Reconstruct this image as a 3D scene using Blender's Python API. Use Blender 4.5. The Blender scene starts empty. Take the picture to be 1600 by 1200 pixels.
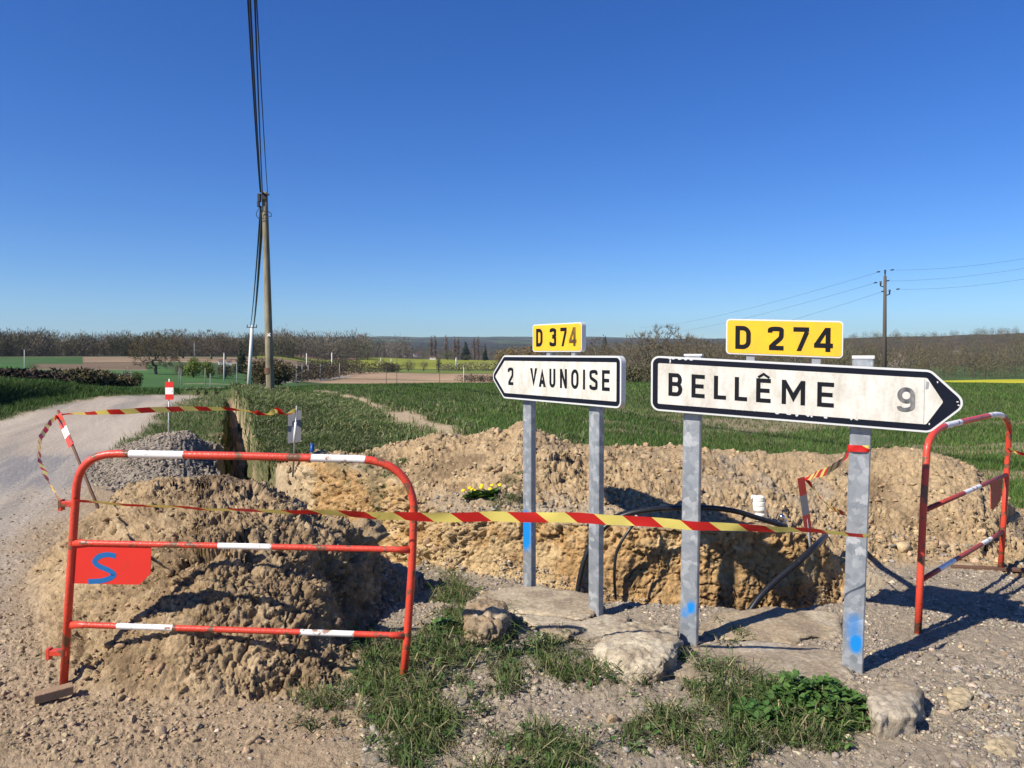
import bpy, bmesh, math, random
import numpy as np
from mathutils import Vector, Matrix
random.seed(7); rng = np.random.default_rng(7)
sc = bpy.context.scene
COL = sc.collection

# ------------------------------------------------------------------ camera model
H = 1.56; FPX = 1200.0; TH = math.atan(48/1200.0)
cam_d = bpy.data.cameras.new('camera'); cam = bpy.data.objects.new('camera', cam_d); COL.objects.link(cam)
cam.location = (0, 0, H); cam.rotation_euler = (math.pi/2 - TH, 0, 0)
cam_d.sensor_width = 36; cam_d.lens = 36*FPX/1600; cam_d.clip_end = 30000; cam_d.clip_start = .05
sc.camera = cam
cT, sT = math.cos(TH), math.sin(TH)
def ray(px, row):
    a = (px-800)/FPX; b = (600-row)/FPX
    return np.array([a, cT + b*sT, -sT + b*cT])
def P(px, row, Y):
    d = ray(px, row); t = Y/d[1]
    return Vector((d[0]*t, Y, H + d[2]*t))
def G(px, row, z=0.0):
    d = ray(px, row); t = (z-H)/d[2]
    return Vector((d[0]*t, d[1]*t, z))
def slope(row):                    # dz/dY of the sight line through an image row
    b = (600-row)/FPX
    return (-sT + b*cT)/(cT + b*sT)

# ------------------------------------------------------------------ numpy noise
def _h(ix, iy, iz, s):
    h = (ix.astype(np.uint32)*np.uint32(374761393) + iy.astype(np.uint32)*np.uint32(668265263)
         + iz.astype(np.uint32)*np.uint32(2147483647) + np.uint32((s*1274126177) & 0xffffffff))
    h = (h ^ (h >> np.uint32(13)))*np.uint32(1274126177)
    h ^= h >> np.uint32(16); h *= np.uint32(2246822519); h ^= h >> np.uint32(13)
    return (h & np.uint32(0xffffff)).astype(np.float32)/np.float32(16777216)
def vnoise(x, y, z, s=0):
    x = np.asarray(x, np.float32); y = np.asarray(y, np.float32); z = np.asarray(z, np.float32)+0*x
    xi = np.floor(x); yi = np.floor(y); zi = np.floor(z)
    fx, fy, fz = x-xi, y-yi, z-zi
    fx = fx*fx*(3-2*fx); fy = fy*fy*(3-2*fy); fz = fz*fz*(3-2*fz)
    xi = xi.astype(np.int64); yi = yi.astype(np.int64); zi = zi.astype(np.int64)
    r = 0
    for dx in (0, 1):
        for dy in (0, 1):
            for dz in (0, 1):
                w = (fx if dx else 1-fx)*(fy if dy else 1-fy)*(fz if dz else 1-fz)
                r = r + w*_h(xi+dx, yi+dy, zi+dz, s)
    return r*2-1
def fbm(x, y, z, o=4, s=0, g=.5):
    r = 0; a = 1.; t = 0.
    for k in range(o):
        r = r + a*vnoise(x*2**k+k*7.3, y*2**k-k*3.1, z*2**k, s+k); t += a; a *= g
    return r/t
def worley(x, y, z, s=0):
    x = np.asarray(x, np.float32); y = np.asarray(y, np.float32); z = np.asarray(z, np.float32)
    xi = np.floor(x).astype(np.int64); yi = np.floor(y).astype(np.int64); zi = np.floor(z).astype(np.int64)
    f1 = np.full(x.shape, 9., np.float32); f2 = f1.copy(); idv = np.zeros(x.shape, np.float32)
    for dx in (-1, 0, 1):
        for dy in (-1, 0, 1):
            for dz in (-1, 0, 1):
                a, b, c = xi+dx, yi+dy, zi+dz
                hx = _h(a, b, c, s+11); hy = _h(a, b, c, s+12); hz = _h(a, b, c, s+13)
                d = (a+hx-x)**2 + (b+hy-y)**2 + (c+hz-z)**2
                d = d.astype(np.float32)
                n = d < f1
                f2 = np.where(n, f1, np.minimum(f2, d)); idv = np.where(n, hx, idv); f1 = np.where(n, d, f1)
    return np.sqrt(f1), np.sqrt(f2), idv
def chunks(x, y, z, s=0):
    """broken blocks: every cell is a tilted facet at its own height; returns facet height, distance to the crack, cell value"""
    x = np.asarray(x, np.float32); y = np.asarray(y, np.float32); z = np.asarray(z, np.float32)
    xi = np.floor(x).astype(np.int64); yi = np.floor(y).astype(np.int64); zi = np.floor(z).astype(np.int64)
    f1 = np.full(x.shape, 9., np.float32); f2 = f1.copy(); t = np.zeros(x.shape, np.float32); idv = t.copy()
    for dx in (-1, 0, 1):
        for dy in (-1, 0, 1):
            for dz in (-1, 0, 1):
                a, b, c = xi+dx, yi+dy, zi+dz
                hx = _h(a, b, c, s+11); hy = _h(a, b, c, s+12); hz = _h(a, b, c, s+13)
                ex, ey, ez = x-(a+hx), y-(b+hy), z-(c+hz); d = (ex*ex+ey*ey+ez*ez).astype(np.float32); n = d < f1
                h4 = (hx*7.13+hy*3.7) % 1; h5 = (hy*5.31+hz*2.9) % 1; h6 = (hz*6.7+hx*4.1) % 1
                tt_ = (h4-.5)*ex+(h5-.5)*ey+(h6-.5)*ez
                f2 = np.where(n, f1, np.minimum(f2, d)); idv = np.where(n, h4, idv); t = np.where(n, tt_, t); f1 = np.where(n, d, f1)
    e = np.sqrt(f2)-np.sqrt(f1)
    return (idv-.5)+1.5*t, e, idv
def ss(a, b, x):
    t = np.clip((x-a)/(b-a), 0, 1); return t*t*(3-2*t)
def mix(a, b, t): return a+(b-a)*t

# ------------------------------------------------------------------ mesh / object helpers
def link(o, parent=None):
    COL.objects.link(o)
    if parent is not None: o.parent = parent
    return o
def tag(o, label=None, cat=None, group=None, kind=None):
    if label: o['label'] = label
    if cat: o['category'] = cat
    if group: o['group'] = group
    if kind: o['kind'] = kind
    return o
def empty(name, loc, label=None, cat=None, group=None):
    o = bpy.data.objects.new(name, None); o.empty_display_size = .1; link(o); o.location = loc
    return tag(o, label, cat, group)
def npmesh(name, V, F, mats, parent=None, col=None, smooth=False, uv=None, midx=None):
    """V (n,3), F (m,k) array"""
    me = bpy.data.meshes.new(name); V = np.ascontiguousarray(V, np.float32); F = np.ascontiguousarray(F, np.int32)
    me.vertices.add(len(V)); me.vertices.foreach_set('co', V.ravel())
    m, k = F.shape
    me.loops.add(m*k); me.loops.foreach_set('vertex_index', F.ravel())
    me.polygons.add(m); me.polygons.foreach_set('loop_start', np.arange(0, m*k, k, dtype=np.int32))
    me.polygons.foreach_set('loop_total', np.full(m, k, np.int32))
    if smooth: me.polygons.foreach_set('use_smooth', np.ones(m, bool))
    if midx is not None: me.polygons.foreach_set('material_index', np.ascontiguousarray(midx, np.int32))
    if col is not None:
        a = me.color_attributes.new('Col', 'FLOAT_COLOR', 'POINT')
        c = np.ones((len(V), 4), np.float32); c[:, :col.shape[1]] = col
        a.data.foreach_set('color', c.ravel())
    if uv is not None:
        l = me.uv_layers.new(name='UVMap'); l.data.foreach_set('uv', np.ascontiguousarray(uv[F.ravel()], np.float32).ravel())
    me.update(calc_edges=True)
    for mt in (mats if isinstance(mats, (list, tuple)) else [mats]): me.materials.append(mt)
    o = bpy.data.objects.new(name, me); return link(o, parent)
class MB:
    """collects simple solids; build() links them as ONE mesh; coordinates are world, stored relative to the parent's location"""
    def __init__(s): s.v = []; s.f = []; s.m = []; s.sm = []
    def add(s, vs, fs, mi=0, sm=False):
        o = len(s.v); s.v += [tuple(v) for v in vs]
        for f in fs: s.f.append([i+o for i in f]); s.m.append(mi); s.sm.append(sm)
    def box(s, c, ex, ey, ez, mi=0):
        c, ex, ey, ez = map(Vector, (c, ex, ey, ez)); vs = []
        for a in (-1, 1):
            for b in (-1, 1):
                for d in (-1, 1): vs.append(c+ex*a+ey*b+ez*d)
        s.add(vs, [(0, 1, 3, 2), (4, 6, 7, 5), (0, 4, 5, 1), (2, 3, 7, 6), (0, 2, 6, 4), (1, 5, 7, 3)], mi)
    def tube(s, pts, r, n=10, mi=0, white=None, caps=True):
        """pts polyline; r radius or list; white: arc-length intervals given material mi+1"""
        pts = [Vector(p) for p in pts]
        rr = r if isinstance(r, (list, tuple)) else [r]*len(pts)
        if white:
            L = [0]
            for a, b in zip(pts, pts[1:]): L.append(L[-1]+(b-a).length)
            cuts = sorted(x for w in white for x in w); np_, nr = [], []
            for i in range(len(pts)-1):
                np_.append(pts[i]); nr.append(rr[i])
                for c in cuts:
                    if L[i] < c-1e-6 and c < L[i+1]-1e-6:
                        t = (c-L[i])/(L[i+1]-L[i]); np_.append(pts[i].lerp(pts[i+1], t)); nr.append(rr[i])
            np_.append(pts[-1]); nr.append(rr[-1]); pts, rr = np_, nr
        n0 = len(s.v); up = None; acc = 0; rows = []
        for i, p in enumerate(pts):
            t = (pts[min(i+1, len(pts)-1)]-pts[max(i-1, 0)]).normalized()
            if up is None:
                up = Vector((0, 0, 1)) if abs(t.z) < .9 else Vector((0, 1, 0))
            a = (up - t*up.dot(t)).normalized(); b = t.cross(a); up = a
            rows.append([p + a*(rr[i]*math.cos(2*math.pi*k/n)) + b*(rr[i]*math.sin(2*math.pi*k/n)) for k in range(n)])
        for rw in rows: s.v += [tuple(v) for v in rw]
        for i in range(len(pts)-1):
            L0 = acc; acc += (pts[i+1]-pts[i]).length; mid = (L0+acc)/2
            m = mi+1 if white and any(w[0] < mid < w[1] for w in white) else mi
            for k in range(n):
                k2 = (k+1) % n
                s.f.append([n0+i*n+k, n0+i*n+k2, n0+(i+1)*n+k2, n0+(i+1)*n+k]); s.m.append(m); s.sm.append(True)
        if caps:
            s.f.append([n0+k for k in range(n)][::-1]); s.m.append(mi); s.sm.append(False)
            e = n0+(len(pts)-1)*n
            s.f.append([e+k for k in range(n)]); s.m.append(mi); s.sm.append(False)
    def build(s, name, mats, parent=None, bevel=0, rel=None):
        off = Vector((0, 0, 0))
        if rel is not None: off = Vector(rel)
        elif parent is not None:
            q = parent
            while q is not None: off += q.location; q = q.parent
        me = bpy.data.meshes.new(name)
        me.from_pydata([tuple(Vector(v)-off) for v in s.v], [], s.f); 
        for mt in (mats if isinstance(mats, (list, tuple)) else [mats]): me.materials.append(mt)
        me.polygons.foreach_set('material_index', s.m); me.polygons.foreach_set('use_smooth', s.sm)
        bm = bmesh.new(); bm.from_mesh(me); bmesh.ops.recalc_face_normals(bm, faces=bm.faces); bm.to_mesh(me); bm.free()
        me.update()
        o = bpy.data.objects.new(name, me); link(o, parent)
        if rel is not None and parent is None: o.location = off
        if bevel:
            b = o.modifiers.new('bevel', 'BEVEL'); b.width = bevel; b.segments = 2; b.limit_method = 'ANGLE'
        return o

# ------------------------------------------------------------------ materials
def nodes(name):
    m = bpy.data.materials.new(name); m.use_nodes = True
    nt = m.node_tree; return m, nt, nt.nodes, nt.links, nt.nodes['Principled BSDF']
def N(ns, t, **k):
    n = ns.new(t)
    for a, b in k.items():
        if a.startswith('i_'): n.inputs[a[2:].replace('_', ' ')].default_value = b
        else: setattr(n, a, b)
    return n
def mat_simple(name, rgb, rough=.7, metal=0, var=.15, scale=12., bump=.0, spec=.3, c2=None, thr=.6, bscale=60., sharp=.04, det=5):
    m, nt, ns, lk, b = nodes(name)
    b.inputs['Roughness'].default_value = rough; b.inputs['Metallic'].default_value = metal
    b.inputs['Specular IOR Level'].default_value = spec
    tc = N(ns, 'ShaderNodeTexCoord')
    nz = N(ns, 'ShaderNodeTexNoise'); nz.inputs['Scale'].default_value = scale; nz.inputs['Detail'].default_value = det
    lk.new(tc.outputs['Object'], nz.inputs['Vector'])
    mx = N(ns, 'ShaderNodeMix', data_type='RGBA')
    mx.inputs['A'].default_value = (*[c*(1-var) for c in rgb], 1); mx.inputs['B'].default_value = (*[min(1, c*(1+var)) for c in rgb], 1)
    lk.new(nz.outputs['Fac'], mx.inputs['Factor']); out = mx.outputs['Result']
    if c2:
        n2 = N(ns, 'ShaderNodeTexNoise'); n2.inputs['Scale'].default_value = scale*2.3; n2.inputs['Detail'].default_value = 8
        lk.new(tc.outputs['Object'], n2.inputs['Vector'])
        mr = N(ns, 'ShaderNodeMapRange'); mr.inputs['From Min'].default_value = thr; mr.inputs['From Max'].default_value = thr+sharp
        lk.new(n2.outputs['Fac'], mr.inputs['Value'])
        m2 = N(ns, 'ShaderNodeMix', data_type='RGBA'); m2.inputs['B'].default_value = (*c2, 1)
        lk.new(mr.outputs['Result'], m2.inputs['Factor']); lk.new(out, m2.inputs['A']); out = m2.outputs['Result']
    lk.new(out, b.inputs['Base Color'])
    if bump:
        n3 = N(ns, 'ShaderNodeTexNoise'); n3.inputs['Scale'].default_value = bscale; n3.inputs['Detail'].default_value = 6
        lk.new(tc.outputs['Object'], n3.inputs['Vector'])
        bp = N(ns, 'ShaderNodeBump'); bp.inputs['Strength'].default_value = bump; bp.inputs['Distance'].default_value = .01
        lk.new(n3.outputs['Fac'], bp.inputs['Height']); lk.new(bp.outputs['Normal'], b.inputs['Normal'])
    return m
def mat_attr(name, rough=.95, scale=40., var=.35, bump=.6, bscale=90., dist=.01, spec=.15, trans=0., scale2=300.):
    """base colour from the mesh's own colour attribute, broken up by two noises"""
    m, nt, ns, lk, b = nodes(name)
    b.inputs['Roughness'].default_value = rough; b.inputs['Specular IOR Level'].default_value = spec
    at = N(ns, 'ShaderNodeAttribute'); at.attribute_name = 'Col'
    out = at.outputs['Color']
    if var:
        tc = N(ns, 'ShaderNodeTexCoord')
        v = None
        for s_, a_ in ((scale, var), (scale2, var*.8)):
            nz = N(ns, 'ShaderNodeTexNoise'); nz.inputs['Scale'].default_value = s_; nz.inputs['Detail'].default_value = 5
            lk.new(tc.outputs['Object'], nz.inputs['Vector'])
            mr = N(ns, 'ShaderNodeMapRange'); mr.inputs['From Min'].default_value = .3; mr.inputs['From Max'].default_value = .7
            mr.inputs['To Min'].default_value = 1-a_; mr.inputs['To Max'].default_value = 1+a_*.7
            lk.new(nz.outputs['Fac'], mr.inputs['Value'])
            vm = N(ns, 'ShaderNodeVectorMath', operation='SCALE'); lk.new(out, vm.inputs[0]); lk.new(mr.outputs['Result'], vm.inputs['Scale'])
            out = vm.outputs['Vector']
        if bump:
            n3 = N(ns, 'ShaderNodeTexNoise'); n3.inputs['Scale'].default_value = bscale; n3.inputs['Detail'].default_value = 8; n3.inputs['Roughness'].default_value = .65
            lk.new(tc.outputs['Object'], n3.inputs['Vector'])
            bp = N(ns, 'ShaderNodeBump'); bp.inputs['Strength'].default_value = bump; bp.inputs['Distance'].default_value = dist
            lk.new(n3.outputs['Fac'], bp.inputs['Height']); lk.new(bp.outputs['Normal'], b.inputs['Normal'])
    lk.new(out, b.inputs['Base Color'])
    if trans:
        tr = N(ns, 'ShaderNodeBsdfTranslucent'); lk.new(out, tr.inputs['Color'])
        mx = N(ns, 'ShaderNodeMixShader'); mx.inputs['Fac'].default_value = trans
        lk.new(b.outputs['BSDF'], mx.inputs[1]); lk.new(tr.outputs['BSDF'], mx.inputs[2])
        lk.new(mx.outputs['Shader'], nt.nodes['Material Output'].inputs['Surface'])
    return m
M = {}
M['ground'] = mat_attr('ground', scale=25, var=.28, bump=.9, bscale=70, dist=.015, scale2=220)
M['far'] = mat_attr('far_land', scale=.05, var=.18, bump=0, scale2=.6)
M['leaf'] = mat_attr('grass_blade', rough=.6, var=0, trans=.25, spec=.3)
M['twig'] = mat_attr('twig', rough=.9, var=0)
M['stone'] = mat_attr('stone', rough=.95, scale=45, var=.32, bump=.9, bscale=90, dist=.008, spec=.08)
M['bark'] = mat_simple('bark', (.10, .085, .06), .9, var=.3, scale=3)
M['red'] = mat_simple('red_paint', (.60, .058, .030), .38, var=.25, scale=7, bump=.25, c2=(.17, .075, .04), thr=.565, spec=.45, bscale=80)
M['white'] = mat_simple('white_band', (.80, .78, .74), .45, var=.08, scale=9, c2=(.33, .19, .13), thr=.58, spec=.45)
M['dark_red'] = mat_simple('worn_shaded_red_paint', (.36, .05, .035), .5, var=.25, scale=10, bump=.1, c2=(.16, .07, .05), thr=.6)  # darker copy of the red: shade in the base colour, wear in the patches
M['plate_red'] = mat_simple('red_plate', (.68, .035, .022), .5, var=.1, scale=6, c2=(.45, .05, .03), thr=.62, sharp=.15)
M['blue'] = mat_simple('blue_spray', (.012, .13, .36), .6, var=.12, scale=20)
M['navy'] = mat_simple('sign_black', (.006, .008, .016), .5, var=.2, scale=8, c2=(.03, .035, .05), thr=.74, sharp=.1, spec=.15)
M['black'] = mat_simple('sign_letter', (.008, .009, .012), .5, var=.2, scale=8, spec=.15)
M['rim'] = mat_simple('sign_rim', (.62, .62, .60), .45, metal=.15, var=.08, scale=12)
M['signback'] = mat_simple('sign_aluminium', (.34, .35, .36), .5, metal=.5, var=.12, scale=9)
M['rubber'] = mat_simple('black_rubber', (.012, .013, .016), .35, var=.2, scale=30, c2=(.10, .08, .055), thr=.64, sharp=.1, spec=.5)
M['cable'] = mat_simple('cable', (.02, .022, .028), .5, var=.1)
M['pvc'] = mat_simple('pvc', (.78, .74, .66), .4, var=.08, scale=30, c2=(.45, .33, .2), thr=.62, sharp=.1)
M['chrome'] = mat_simple('chrome', (.6, .6, .6), .2, metal=1., var=.1)
M['concrete_pole'] = mat_simple('pale_pole', (.62, .61, .57), .85, var=.1, scale=2)
M['grey_pole'] = mat_simple('grey_pole', (.30, .30, .30), .85, var=.15, scale=2)
M['dark_pole'] = mat_simple('dark_pole', (.09, .075, .06), .9, var=.2, scale=2)
M['iron'] = mat_simple('rusty_iron', (.13, .07, .045), .8, var=.35, scale=20, bump=.3)
M['steel'] = mat_simple('dull_steel', (.33, .33, .33), .5, metal=.6, var=.2, scale=20)
M['metal_dark'] = mat_simple('dark_fitting', (.03, .03, .032), .6, var=.2)
M['wall_white'] = mat_simple('pale_render', (.66, .62, .55), .9, var=.06, scale=1)
M['roof'] = mat_simple('roof_tile', (.17, .09, .06), .9, var=.2, scale=2)
M['window'] = mat_simple('window_glass', (.03, .035, .04), .2, var=.1)
M['yellow_flower'] = mat_simple('dandelion_yellow', (.80, .55, .01), .6, var=.1)
M['plate_grey'] = mat_simple('plate_back', (.22, .22, .23), .5, metal=.4, var=.15, scale=10)
M['bluepipe'] = mat_simple('blue_cap', (.01, .05, .22), .4, var=.2)

def mat_sign(name, base, dirt, amt=.5, streak=True, spec=.5):
    m, nt, ns, lk, b = nodes(name)
    b.inputs['Roughness'].default_value = .38; b.inputs['Specular IOR Level'].default_value = spec
    tc = N(ns, 'ShaderNodeTexCoord'); mp = N(ns, 'ShaderNodeMapping'); mp.inputs['Scale'].default_value = (9, 9, 3.2)
    lk.new(tc.outputs['Object'], mp.inputs['Vector'])
    nz = N(ns, 'ShaderNodeTexNoise'); nz.inputs['Scale'].default_value = 2.; nz.inputs['Detail'].default_value = 9; nz.inputs['Roughness'].default_value = .62
    lk.new(mp.outputs['Vector'], nz.inputs['Vector'])
    n2 = N(ns, 'ShaderNodeTexNoise'); n2.inputs['Scale'].default_value = 70; n2.inputs['Detail'].default_value = 6
    lk.new(tc.outputs['Object'], n2.inputs['Vector'])
    ad = N(ns, 'ShaderNodeMath', operation='MULTIPLY_ADD'); lk.new(n2.outputs['Fac'], ad.inputs[0]); ad.inputs[1].default_value = .35; lk.new(nz.outputs['Fac'], ad.inputs[2])
    mr = N(ns, 'ShaderNodeMapRange'); mr.inputs['From Min'].default_value = .55; mr.inputs['From Max'].default_value = .95; mr.inputs['To Max'].default_value = amt
    lk.new(ad.outputs['Value'], mr.inputs['Value'])
    mx = N(ns, 'ShaderNodeMix', data_type='RGBA'); mx.inputs['A'].default_value = (*base, 1); mx.inputs['B'].default_value = (*dirt, 1)
    lk.new(mr.outputs['Result'], mx.inputs['Factor']); lk.new(mx.outputs['Result'], b.inputs['Base Color'])
    return m
M['sign_white'] = mat_sign('sign_face', (.66, .63, .565), (.36, .33, .25), .75)
M['sign_yellow'] = mat_sign('number_plate_yellow', (.80, .46, .012), (.55, .33, .05), .6)
M['faded'] = mat_sign('faded_letter', (.05, .05, .055), (.34, .33, .31), .75)

def mat_galv():
    m, nt, ns, lk, b = nodes('galvanised_steel')
    b.inputs['Roughness'].default_value = .5; b.inputs['Metallic'].default_value = .35
    tc = N(ns, 'ShaderNodeTexCoord')
    vo = N(ns, 'ShaderNodeTexVoronoi'); vo.inputs['Scale'].default_value = 26; 
    nz = N(ns, 'ShaderNodeTexNoise'); nz.inputs['Scale'].default_value = 14; nz.inputs['Detail'].default_value = 6; nz.inputs['Distortion'].default_value = 1.5
    lk.new(tc.outputs['Object'], nz.inputs['Vector'])
    va = N(ns, 'ShaderNodeVectorMath', operation='ADD'); lk.new(tc.outputs['Object'], va.inputs[0])
    vs = N(ns, 'ShaderNodeVectorMath', operation='SCALE'); vs.inputs['Scale'].default_value = .06; lk.new(nz.outputs['Color'], vs.inputs[0])
    lk.new(vs.outputs['Vector'], va.inputs[1]); lk.new(va.outputs['Vector'], vo.inputs['Vector'])
    bw = N(ns, 'ShaderNodeRGBToBW'); lk.new(vo.outputs['Color'], bw.inputs['Color'])
    ad = N(ns, 'ShaderNodeMath', operation='ADD'); lk.new(bw.outputs['Val'], ad.inputs[0]); lk.new(nz.outputs['Fac'], ad.inputs[1])
    cr = N(ns, 'ShaderNodeValToRGB'); e = cr.color_ramp.elements
    e[0].position = .35; e[0].color = (.22, .24, .26, 1); e[1].position = 1.25 if False else 1.0; e[1].color = (.50, .51, .51, 1)
    k = cr.color_ramp.elements.new(.7); k.color = (.31, .33, .345, 1)
    mr = N(ns, 'ShaderNodeMapRange'); mr.inputs['From Max'].default_value = 1.6; lk.new(ad.outputs['Value'], mr.inputs['Value'])
    lk.new(mr.outputs['Result'], cr.inputs['Fac'])
    # blue spray marks carried as a mask attribute on the post itself
    at = N(ns, 'ShaderNodeAttribute'); at.attribute_name = 'spray'
    n3 = N(ns, 'ShaderNodeTexNoise'); n3.inputs['Scale'].default_value = 90; n3.inputs['Detail'].default_value = 4; lk.new(tc.outputs['Object'], n3.inputs['Vector'])
    s1 = N(ns, 'ShaderNodeMath', operation='MULTIPLY_ADD'); lk.new(n3.outputs['Fac'], s1.inputs[0]); s1.inputs[1].default_value = .35; s1.inputs[2].default_value = -.17
    s2 = N(ns, 'ShaderNodeMath', operation='ADD'); lk.new(at.outputs['Fac'], s2.inputs[0]); lk.new(s1.outputs['Value'], s2.inputs[1])
    m3 = N(ns, 'ShaderNodeMapRange'); m3.inputs['From Min'].default_value = .2; m3.inputs['From Max'].default_value = .75; lk.new(s2.outputs['Value'], m3.inputs['Value'])
    mx = N(ns, 'ShaderNodeMix', data_type='RGBA'); lk.new(m3.outputs['Result'], mx.inputs['Factor']); lk.new(cr.outputs['Color'], mx.inputs['A'])
    mx.inputs['B'].default_value = (.01, .27, .72, 1)
    lk.new(mx.outputs['Result'], b.inputs['Base Color'])
    return m
M['galv'] = mat_galv()

def mat_tape(name='hazard_tape', red=(.62, .02, .015), yel=(.88, .72, .17), period=.26):
    m, nt, ns, lk, b = nodes(name)
    b.inputs['Roughness'].default_value = .4
    uv = N(ns, 'ShaderNodeUVMap'); sp = N(ns, 'ShaderNodeSeparateXYZ'); lk.new(uv.outputs['UV'], sp.inputs['Vector'])
    a = N(ns, 'ShaderNodeMath', operation='MULTIPLY_ADD'); lk.new(sp.outputs['Y'], a.inputs[0]); a.inputs[1].default_value = .06; lk.new(sp.outputs['X'], a.inputs[2])
    d = N(ns, 'ShaderNodeMath', operation='DIVIDE'); lk.new(a.outputs['Value'], d.inputs[0]); d.inputs[1].default_value = period
    f = N(ns, 'ShaderNodeMath', operation='FRACT'); lk.new(d.outputs['Value'], f.inputs[0])
    g = N(ns, 'ShaderNodeMath', operation='GREATER_THAN'); lk.new(f.outputs['Value'], g.inputs[0]); g.inputs[1].default_value = .5
    mx = N(ns, 'ShaderNodeMix', data_type='RGBA'); lk.new(g.outputs['Value'], mx.inputs['Factor'])
    mx.inputs['A'].default_value = (*red, 1); mx.inputs['B'].default_value = (*yel, 1)
    lk.new(mx.outputs['Result'], b.inputs['Base Color'])
    tr = N(ns, 'ShaderNodeBsdfTranslucent'); lk.new(mx.outputs['Result'], tr.inputs['Color'])
    ms = N(ns, 'ShaderNodeMixShader'); ms.inputs['Fac'].default_value = .25
    lk.new(b.outputs['BSDF'], ms.inputs[1]); lk.new(tr.outputs['BSDF'], ms.inputs[2])
    lk.new(ms.outputs['Shader'], nt.nodes['Material Output'].inputs['Surface'])
    return m
M['tape'] = mat_tape()
M['tape_far'] = mat_tape('hazard_tape_fine', period=.26)

def mat_wood():
    m, nt, ns, lk, b = nodes('pole_wood')
    b.inputs['Roughness'].default_value = .85
    tc = N(ns, 'ShaderNodeTexCoord'); mp = N(ns, 'ShaderNodeMapping'); mp.inputs['Scale'].default_value = (14, 14, .8); lk.new(tc.outputs['Object'], mp.inputs['Vector'])
    nz = N(ns, 'ShaderNodeTexNoise'); nz.inputs['Scale'].default_value = 2; nz.inputs['Detail'].default_value = 8; lk.new(mp.outputs['Vector'], nz.inputs['Vector'])
    n2 = N(ns, 'ShaderNodeTexNoise'); n2.inputs['Scale'].default_value = 1.3; n2.inputs['Detail'].default_value = 4; lk.new(tc.outputs['Object'], n2.inputs['Vector'])
    ad = N(ns, 'ShaderNodeMath', operation='ADD'); lk.new(nz.outputs['Fac'], ad.inputs[0]); lk.new(n2.outputs['Fac'], ad.inputs[1])
    cr = N(ns, 'ShaderNodeValToRGB'); e = cr.color_ramp.elements
    mr = N(ns, 'ShaderNodeMapRange'); mr.inputs['From Max'].default_value = 2.; lk.new(ad.outputs['Value'], mr.inputs['Value']); lk.new(mr.outputs['Result'], cr.inputs['Fac'])
    e[0].position = .35; e[0].color = (.10, .085, .05, 1); e[1].position = .65; e[1].color = (.33, .28, .18, 1)
    lk.new(cr.outputs['Color'], b.inputs['Base Color']); return m
M['wood'] = mat_wood()

# ------------------------------------------------------------------ world, sun
az = math.atan2(-.815, -.58); EL = math.radians(41)
w = bpy.data.worlds.new('World'); sc.world = w; w.use_nodes = True
wn, wl = w.node_tree.nodes, w.node_tree.links
sky = wn.new('ShaderNodeTexSky'); sky.sky_type = 'NISHITA'; sky.sun_disc = False
sky.sun_elevation = EL; sky.sun_rotation = az; sky.altitude = 200; sky.air_density = 1.0; sky.dust_density = .1; sky.ozone_density = 3.0
wn['Background'].inputs['Strength'].default_value = .078
hs = wn.new('ShaderNodeHueSaturation'); hs.inputs['Saturation'].default_value = 1.28; hs.inputs['Hue'].default_value = .507
wl.new(sky.outputs['Color'], hs.inputs['Color']); tn_ = wn.new('ShaderNodeMix'); tn_.data_type = 'RGBA'; tn_.blend_type = 'MULTIPLY'; tn_.inputs['Factor'].default_value = 1; tn_.inputs['B'].default_value = (.58, .80, 1.14, 1)
wl.new(hs.outputs['Color'], tn_.inputs['A']); wl.new(tn_.outputs['Result'], wn['Background'].inputs['Color'])
sd = bpy.data.lights.new('sun', 'SUN'); so = bpy.data.objects.new('sun', sd); link(so)
sd.energy = 5.0; sd.angle = math.radians(.53); sd.color = (1, .93, .82)
sdir = Vector((.815*math.cos(EL), .58*math.cos(EL), -math.sin(EL)))
so.rotation_euler = sdir.to_track_quat('-Z', 'Y').to_euler(); so.location = (-10, -8, 12)
sc.view_settings.view_transform = 'Standard'; sc.view_settings.look = 'None'; sc.view_settings.gamma = 1; sc.view_settings.exposure = .58

# ------------------------------------------------------------------ terrain: far table of image rows per distance, converted to real heights
YK = np.array([30, 45, 60, 100, 160, 250, 330, 450, 700, 1200, 2500, 4500, 7000.])
TAB = {  -900: [612, 604, 600, 594, 586, 576, 569, 560, 552, 545, 545, 540, 536],
            0: [612, 604, 600, 594, 586, 576, 569, 560, 552, 545, 545, 540, 536],
          180: [617, 608, 604, 598, 588, 577, 569, 560, 552, 546, 545, 538, 534],
          300: [617, 617, 612, 602, 592, 578, 569, 560, 553, 548, 545, 535, 530],
          420: [604, 606, 606, 604, 599, 588, 575, 561, 553, 549, 543, 532, 527],
          520: [602, 601, 604, 606, 605, 594, 584, 576, 560, 554, 545, 532, 526],
          700: [605.5, 599, 604, 612, 608, 597, 588, 579, 562, 555, 546, 533, 527],
          900: [605, 598, 604, 612, 608, 598, 590, 581, 565, 555, 546, 534, 527],
         1100: [604, 598, 603, 610, 606, 598, 591, 581, 563, 546, 536, 532, 530],
         1400: [603, 597.5, 602, 606, 602, 598, 594, 583, 560, 531, 528, 534, 536],
         1600: [602, 600, 601, 602, 600, 593.5, 592, 582, 554, 525, 522, 534, 536],
         2600: [602, 600, 601, 602, 600, 593.5, 592, 582, 554, 525, 522, 534, 536]}
UK = np.array(sorted(TAB)); TR = np.array([TAB[u] for u in UK], float)
ZK = H + slope(TR)*YK[None, :]
LY = np.log(YK)
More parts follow.
